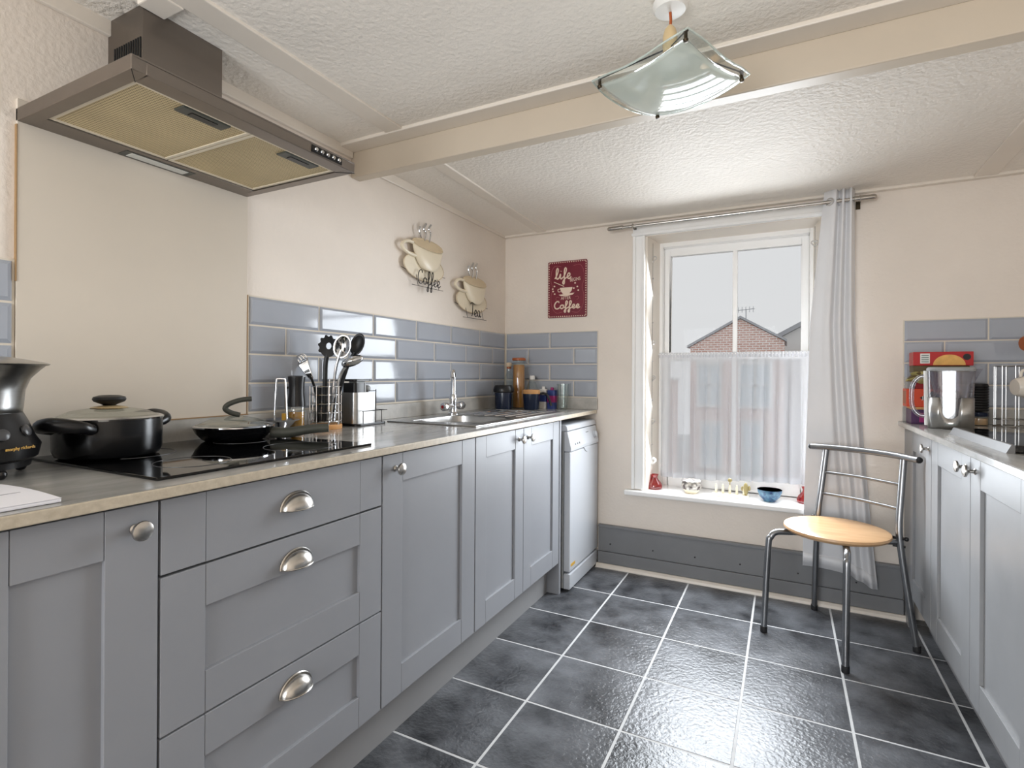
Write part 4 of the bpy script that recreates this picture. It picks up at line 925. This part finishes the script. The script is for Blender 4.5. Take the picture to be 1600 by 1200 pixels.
# ------------------------------------------------------------------ right run
RF = .480
wr_ = thing('worktop', (.76, 1.9, .87), 'pale worktop along the other side holding the water filter jug', 'worktop')
build('slab', MB().box(.464, XR, .55, D, .87, ZW), 'worktop', wr_)
build('edge_strip', MB().box(.459, .464, .55, D, .8695, ZW-.001), 'worktop', wr_, bevel=.002)
tag(build('upstand', MB().box(.474, XR, D-.016, D, ZW, .956), 'upstand', bevel=.002), 'short upstand behind the mug rack and packet stack', 'upstand')
def right_unit(y0, y1, label, doors):
    c = carcass('base_cabinet', y0, y1, label, -1, RF, XR)
    for (a, b, kn) in doors: shaker(c, a, b, .157, .862, RF, -1, .085, .082, .085, 'cabinet_right', knob=kn)
right_unit(2.446, 2.850, 'grey single-door cabinet in the corner behind the chair', [(2.448, 2.848, (2.482, .822))])
right_unit(1.524, 2.444, 'grey double-door cabinet under the water filter jug worktop', [(1.984, 2.442, (2.022, .825)), (1.526, 1.980, (1.936, .825))])
right_unit(.60, 1.522, 'grey double-door cabinet next to the pair below the black glass cooking plate', [(1.064, 1.520, (1.105, .825)), (.602, 1.060, (1.02, .825))])
tag(build('filler_panel', MB().box(RF+.004, RF+.022, 2.852, D, .0, .868), 'cabinet_right'), 'narrow grey filler strip between corner cabinet and window wall', 'panel')
tag(build('plinth', MB().box(.556, .572, .60, 2.852, 0, .150), 'plinth'), 'grey plinth board under the cabinets behind the chair', 'plinth')
gs = thing('glass_hob', (.79, 2.13, ZW), 'black glass cooking plate with steel edge on the pale worktop', 'hob')
build('plate', MB().box(.541, 1.02, 1.858, 2.404, ZW+.003, ZW+.022), 'black_glass', gs, bevel=.002)
build('steel_edge', MB().prism([(.523, ZW), (.542, ZW), (.542, ZW+.0225), (.534, ZW+.0225)], 'y', 1.858, 2.404), 'brushed_edge', gs, label='brushed steel edge strip')
build('feet', MB().box(.56, .60, 1.88, 1.92, ZW, ZW+.004).box(.97, 1.01, 1.88, 1.92, ZW, ZW+.004).box(.56, .60, 2.34, 2.38, ZW, ZW+.004).box(.97, 1.01, 2.34, 2.38, ZW, ZW+.004), 'rubber', gs)

wj = thing('water_filter_jug', (.575, 2.63, ZW), 'clear water filter jug with brushed steel lower sleeve', 'jug')
jc = Vector((.575, 2.63, 0)); ju = Vector((.977, -.214, 0)); jv = Vector((.214, .977, 0))
def jl(a, b, z): return jc+ju*a+jv*b+U0*z
def jring(wa, wb, z, n=40, e=3.2):
    o = []
    for i in range(n):
        t_ = 2*PI*i/n; ca, sa = math.cos(t_), math.sin(t_); k = (abs(ca)**e+abs(sa)**e)**(-1/e); o.append(jl(wa*k*ca, wb*k*sa, z))
    return o
def loft(mb, rings, cap0=True, cap1=True):
    n = len(rings[0]); vs = [v for r in rings for v in r]; fs = []
    for j in range(len(rings)-1): fs += [(j*n+i, j*n+(i+1) % n, (j+1)*n+(i+1) % n, (j+1)*n+i) for i in range(n)]
    if cap0: fs.append(tuple(range(n))[::-1])
    if cap1: fs.append(tuple(range((len(rings)-1)*n, len(rings)*n)))
    return mb.add(vs, fs)
build('jug_body', loft(MB(), [jring(.066, .044, ZW+.012), jring(.069, .046, ZW+.10), jring(.073, .048, ZW+.228)], True, False), 'jug_clear', wj, smooth=True)
# steel sleeve with a U-shaped window in its front
outline = []
slv = MB(); n = 60; cols = []
for i in range(n+1):
    t_ = 2*PI*i/n-PI/2-PI; ca, sa = math.cos(t_), math.sin(t_); k = (abs(ca)**3.2+abs(sa)**3.2)**(-1/3.2)
    a_, b_ = .0695*k*ca, .0470*k*sa
    ztop = ZW+.122
    if b_ < 0 and abs(a_) < .024: ztop = ZW+.062-math.sqrt(max(0, .024**2-a_**2))*.9
    cols.append((jl(a_, b_, ZW+.001), jl(a_*1.015, b_*1.015, ztop)))
slv.add([p for c_ in cols for p in c_], [(2*i, 2*i+2, 2*i+3, 2*i+1) for i in range(n)])
build('steel_sleeve', slv, 'steel', wj, smooth=True, solid=.002)
build('filter_cartridge', MB().lathe([(1e-5, .040), (.018, .040), (.020, .046), (.021, .108), (.022, .112), (.022, .118), (.026, .122), (.027, .140), (.022, .148), (1e-5, .150)], jl(0, -.012, ZW), 28), 'print_white', wj, smooth=True)
build('funnel', loft(MB(), [jring(.048, .030, ZW+.118), jring(.069, .043, ZW+.222)], True, False), 'jug_clear', wj, smooth=True)
build('lid', loft(MB(), [jring(.075, .050, ZW+.226), jring(.076, .051, ZW+.234), jring(.070, .046, ZW+.240)]), 'grey_plastic', wj, smooth=True)
build('spout', MB().add([jl(.070, -.015, ZW+.232), jl(.070, .015, ZW+.232), jl(.094, 0, ZW+.234), jl(.072, 0, ZW+.185)], [(0, 1, 2), (0, 2, 3), (1, 3, 2), (0, 3, 1)]), 'jug_clear', wj)
build('handle', MB().tube(cr([jl(-.070, 0, ZW+.205), jl(-.098, 0, ZW+.200), jl(-.118, 0, ZW+.170), jl(-.122, 0, ZW+.125), jl(-.118, 0, ZW+.080), jl(-.098, 0, ZW+.050), jl(-.068, 0, ZW+.046)], 6), .0085, 12), 'jug_clear', wj, smooth=True)
build('handle_spine', MB().tube([jl(-.072, -.002, ZW+.01), jl(-.076, -.002, ZW+.226)], .009, 10), 'print_white', wj, smooth=True)
build('badge', MB().add([jl(-.018, -.0485, ZW+.017), jl(.018, -.0485, ZW+.017), jl(.018, -.0488, ZW+.021), jl(-.018, -.0488, ZW+.021)], [(0, 1, 2, 3)]), 'print_grey', wj)

# packets stacked in the corner behind the jug
def carton(name, label, x0, x1, y0, y1, z0, z1, m_, cat='box'):
    t = thing(name, ((x0+x1)/2, (y0+y1)/2, z0), label, cat)
    build('carton', MB().box(x0, x1, y0, y1, z0, z1), m_, t, bevel=.0015); return t
t = carton('tea_box', 'purple tea box at the bottom of the corner packet stack', .482, .600, 2.815, 2.925, ZW, ZW+.062, 'purple_box')
build('printed_panel', MB().box(.510, .596, 2.8138, 2.816, ZW+.008, ZW+.048), 'pink_label', t)
build('printed_lines', MB().box(.528, .580, 2.8128, 2.815, ZW+.014, ZW+.018).box(.532, .576, 2.8128, 2.815, ZW+.026, ZW+.032).box(.536, .570, 2.8128, 2.815, ZW+.038, ZW+.042), 'purple_box', t)
t = carton('chopping_block', 'thin wooden board lying on the purple tea box', .484, .602, 2.812, 2.922, ZW+.062, ZW+.073, 'wood_light', 'board')
t = carton('cracker_box', 'orange cracker box with black diamond badge in the packet stack', .466, .606, 2.820, 2.900, ZW+.073, ZW+.150, 'orange_box')
build('diamond_badge', MB().prism([(.512, ZW+.112), (.556, ZW+.142), (.602, ZW+.112), (.556, ZW+.080)], 'y', 2.8185, 2.822), 'print_black', t)
text_part('lettering', "JACOB'S", .020, 'print_white', t, frame((.556, 2.818, ZW+.112), (1, 0, 0), (0, 0, 1)), ext=.0004)
build('end_print', MB().box(.4655, .468, 2.828, 2.890, ZW+.085, ZW+.140), 'terracotta', t)
t = carton('biscuit_carton', 'plain deep red carton standing behind the jug handle', .500, .600, 2.835, 2.915, ZW+.150, ZW+.222, 'red_box_dark')
t = carton('storage_tub', 'small grey plastic tub beside the deep red carton', .472, .496, 2.850, 2.900, ZW+.150, ZW+.200, 'grey_plastic', 'tub')
t = carton('biscuit_box', 'bright red biscuit box lying across the top of the packet stack', .488, .690, 2.815, 2.900, ZW+.250, ZW+.308, 'red_box')
build('barcode_panel', MB().box(.512, .545, 2.8135, 2.816, ZW+.259, ZW+.301), 'print_white', t)
bc = MB()
for k in range(4): bc.box(.516, .541, 2.8125, 2.8145, ZW+.264+.009*k, ZW+.268+.009*k)
build('barcode_lines', bc, 'print_grey', t)
build('biscuit_print', MB().prism([(.610+.054*math.cos(PI*i/20), ZW+.252+.044*math.sin(PI*i/20)) for i in range(21)], 'y', 2.8135, 2.816), 'biscuit', t)
build('seal_print', MB().prism([(.668+.013*math.cos(2*PI*i/16), ZW+.286+.013*math.sin(2*PI*i/16)) for i in range(16)], 'y', 2.8135, 2.816), 'print_black', t)
t = carton('cracker_packet', 'olive brown packet lying flat under the red biscuit box', .490, .680, 2.825, 2.905, ZW+.222, ZW+.250, 'leaf_dark', 'packet')
on = thing('leafy_onion', (.487, 2.775, ZW+.200), 'dry leafy onion top poking out beside the jug lid', 'vegetable')
for k in range(9):
    a = PI*(.25+.95*k/8); L_ = .05+.012*math.sin(k*2.1); base_ = Vector((.505, 2.775, ZW+.205)); d_ = Vector((math.cos(a)*.9, -.12+.04*(k % 3), math.sin(a)*.55)); s_ = Vector((-d_.z, 0, d_.x)).normalized()
    def lf(u, v, d_=d_, s_=s_, L_=L_, base_=base_): return base_+d_*(L_*v)+s_*((u-.5)*.026*math.sin(PI*min(1, .12+.88*v)))+Vector((0, -.010*math.sin(PI*u), -.014*v*v))
    build('leaf', MB().grid(lf, 4, 6), 'leaf' if k % 3 else 'leaf_dark', on, smooth=True, solid=.001)
build('bulb', MB().ell((.512, 2.783, ZW+.196), (.024, .022, .024), 14, 10), 'leaf', on, smooth=True)

# jar with ribbed canister on it, mug rack, mugs
t = thing('spread_jar', (.724, 2.886, ZW), 'small glass spread jar with dark lid behind the filter jug', 'jar')
build('glass', MB().lathe([(1e-5, 0), (.030, 0), (.033, .004), (.033, .034), (.030, .040)], (.724, 2.886, ZW), 28), 'clear_glass', t, smooth=True)
build('contents', MB().lathe([(1e-5, .003), (.030, .003), (.030, .030), (1e-5, .030)], (.724, 2.886, ZW), 28), 'seat_wood', t, smooth=True)
build('lid', MB().lathe([(.032, .038), (.033, .040), (.033, .053), (.031, .055), (1e-5, .055)], (.724, 2.886, ZW), 28), 'navy', t, smooth=True)
t = thing('ribbed_canister', (.724, 2.886, ZW+.055), 'dark ribbed canister stacked on the spread jar', 'canister')
build('body', MB().lathe([(1e-5, 0)]+[(.031+(.003 if k % 2 else 0), .004+.0055*k) for k in range(21)]+[(.030, .120), (1e-5, .120)], (.724, 2.886, ZW+.055), 28), 'black_plastic', t, smooth=True)
t = thing('lighter', (.672, 2.795, ZW), 'slim red gas lighter standing beside the filter jug', 'lighter')
build('body', MB().prism(rrect(.666, .680, 2.790, 2.800, .004), 'z', ZW, ZW+.118), 'red_box', t, bevel=.001)
build('stand_collar', MB().prism(rrect(.664, .682, 2.788, 2.802, .004), 'z', ZW, ZW+.070), 'latch', t, bevel=.001)
rk = thing('mug_rack', (.822, 2.872, ZW), 'tall chrome wire mug rack against the end wall tiles', 'rack')
rx, ry = .822, 2.872
for z, r in ((.004, .054), (.030, .052), (.248, .052)):
    build('ring', MB().tube([(rx+r*math.cos(2*PI*i/36), ry+r*math.sin(2*PI*i/36), ZW+z) for i in range(36)], .0020, 6, True), 'steel', rk, smooth=True)
for k in range(8):
    a = 2*PI*k/8; build('upright_wire', MB().tube([(rx+.052*math.cos(a), ry+.052*math.sin(a), ZW+.004), (rx+.052*math.cos(a), ry+.052*math.sin(a), ZW+.25)], .0017, 6), 'steel', rk, smooth=True)
for z in (.218, .31):
    build('hook', MB().tube(cr([(rx+.04, ry-.045, ZW+.248), (rx+.045, ry-.075, ZW+z), (rx+.05, ry-.088, ZW+z+.006)], 5), .0024, 6), 'chrome', rk, smooth=True)
def mug(name, label, c_, ax, r, h, m_):
    t = thing(name, c_, label, 'mug', 'mugs on the wire rack'); M = Vector(ax).to_track_quat('Z', 'Y').to_matrix()
    build('cup', MB().lathe([(1e-5, 0), (r*.72, 0), (r*.82, .006), (r, h*.4), (r, h), (r-.004, h), (r-.005, h*.35), (1e-5, .006)], c_, 32, M), m_, t, smooth=True)
    build('handle', MB().tube(cr([Vector(c_)+M @ Vector((0, r-.002, h*.25)), Vector(c_)+M @ Vector((0, r+.022, h*.35)), Vector(c_)+M @ Vector((0, r+.022, h*.65)), Vector(c_)+M @ Vector((0, r-.002, h*.8))], 5), .005, 8), m_, t, smooth=True)
mug('mug', 'white mug hanging on its side from the wire rack', (.800, 2.755, ZW+.163), (1, .25, .05), .042, .085, 'mug_white')
mug('mug', 'terracotta mug on the upper hook of the wire rack', (.835, 2.790, ZW+.335), (1, .25, .1), .036, .075, 'terracotta')

# ------------------------------------------------------------------ outside the window
tag(build('yard', MB().box(-14, 14, 4.2, 40, -3.4, -3.2), 'ground_far'), kind='structure')
hs2 = thing('gable_house', (-1.9, 25, -3.2), 'pink brick gable house seen above the net curtain', 'building')
build('brick_wall', MB().prism([(-3.81, -3.2), (-.03, -3.2), (-.03, 2.55), (-1.74, 3.55), (-3.81, 2.38)], 'y', 25, 29), 'brick_far', hs2)
build('verge', MB().prism([(-3.95, 2.32), (-1.74, 3.57), (.06, 2.52), (.06, 2.62), (-1.74, 3.68), (-3.95, 2.43)], 'y', 24.9, 29), 'slate_far', hs2)
for (x0_, x1_, z0_, z1_) in ((-3.45, -2.55, -.2, 1.55), (-1.75, -.55, -.2, 1.55), (-3.3, -2.5, -2.9, -1.1), (-1.6, -.9, -3.2, -1.0)):
    w_ = build('window', MB().box(x0_, x1_, 24.95, 25.02, z0_, z1_), 'bluish_far', hs2)
    build('window_frame', MB().box(x0_-.1, x1_+.1, 24.9, 25.0, z1_, z1_+.2).box(x0_-.08, x0_+.03, 24.9, 25, z0_, z1_).box(x1_-.03, x1_+.08, 24.9, 25, z0_, z1_).box(x0_-.1, x1_+.1, 24.85, 25, z0_-.12, z0_).box((x0_+x1_)/2-.04, (x0_+x1_)/2+.04, 24.9, 25, z0_, z1_).box(x0_, x1_, 24.9, 25, (z0_+z1_)/2-.04, (z0_+z1_)/2+.04), 'white_far', w_)
ae = build('aerial', MB().tube([(-1.54, 25.3, 3.3), (-1.54, 25.3, 4.0)], .02, 6).tube([(-1.9, 25.3, 3.95), (-1.2, 25.3, 4.0)], .015, 6), 'slate_far', hs2)
for k in range(5): build('aerial_rod', MB().tube([(-1.85+.15*k, 25.3, 3.85), (-1.85+.15*k, 25.3, 4.1)], .012, 5), 'slate_far', ae)
wh = thing('rendered_house', (2, 32, -3.2), 'white rendered house with sloping grey roof beyond the window', 'building')
build('wall', MB().prism([(-.6, -3.2), (5, -3.2), (5, 5.95), (-.6, 2.78)], 'y', 29.6, 35), 'white_far', wh)
build('roof', MB().prism([(-.75, 2.72), (5, 5.95), (5, 6.2), (-.8, 2.92)], 'y', 29.4, 35), 'slate_far', wh)
build('canopy', MB().box(.75, 2.0, 28.9, 29.6, 2.1, 2.3), 'slate_far', wh)
yw = thing('yard_wall', (-6, 22, -3.2), 'low pale boundary wall below the gable house', 'wall')
build('wall', MB().box(-9, -3.9, 22, 22.4, -3.2, .9), 'brick_far', yw)
build('coping', MB().box(-9.05, -3.85, 21.95, 22.45, .9, 1.0), 'white_far', yw)
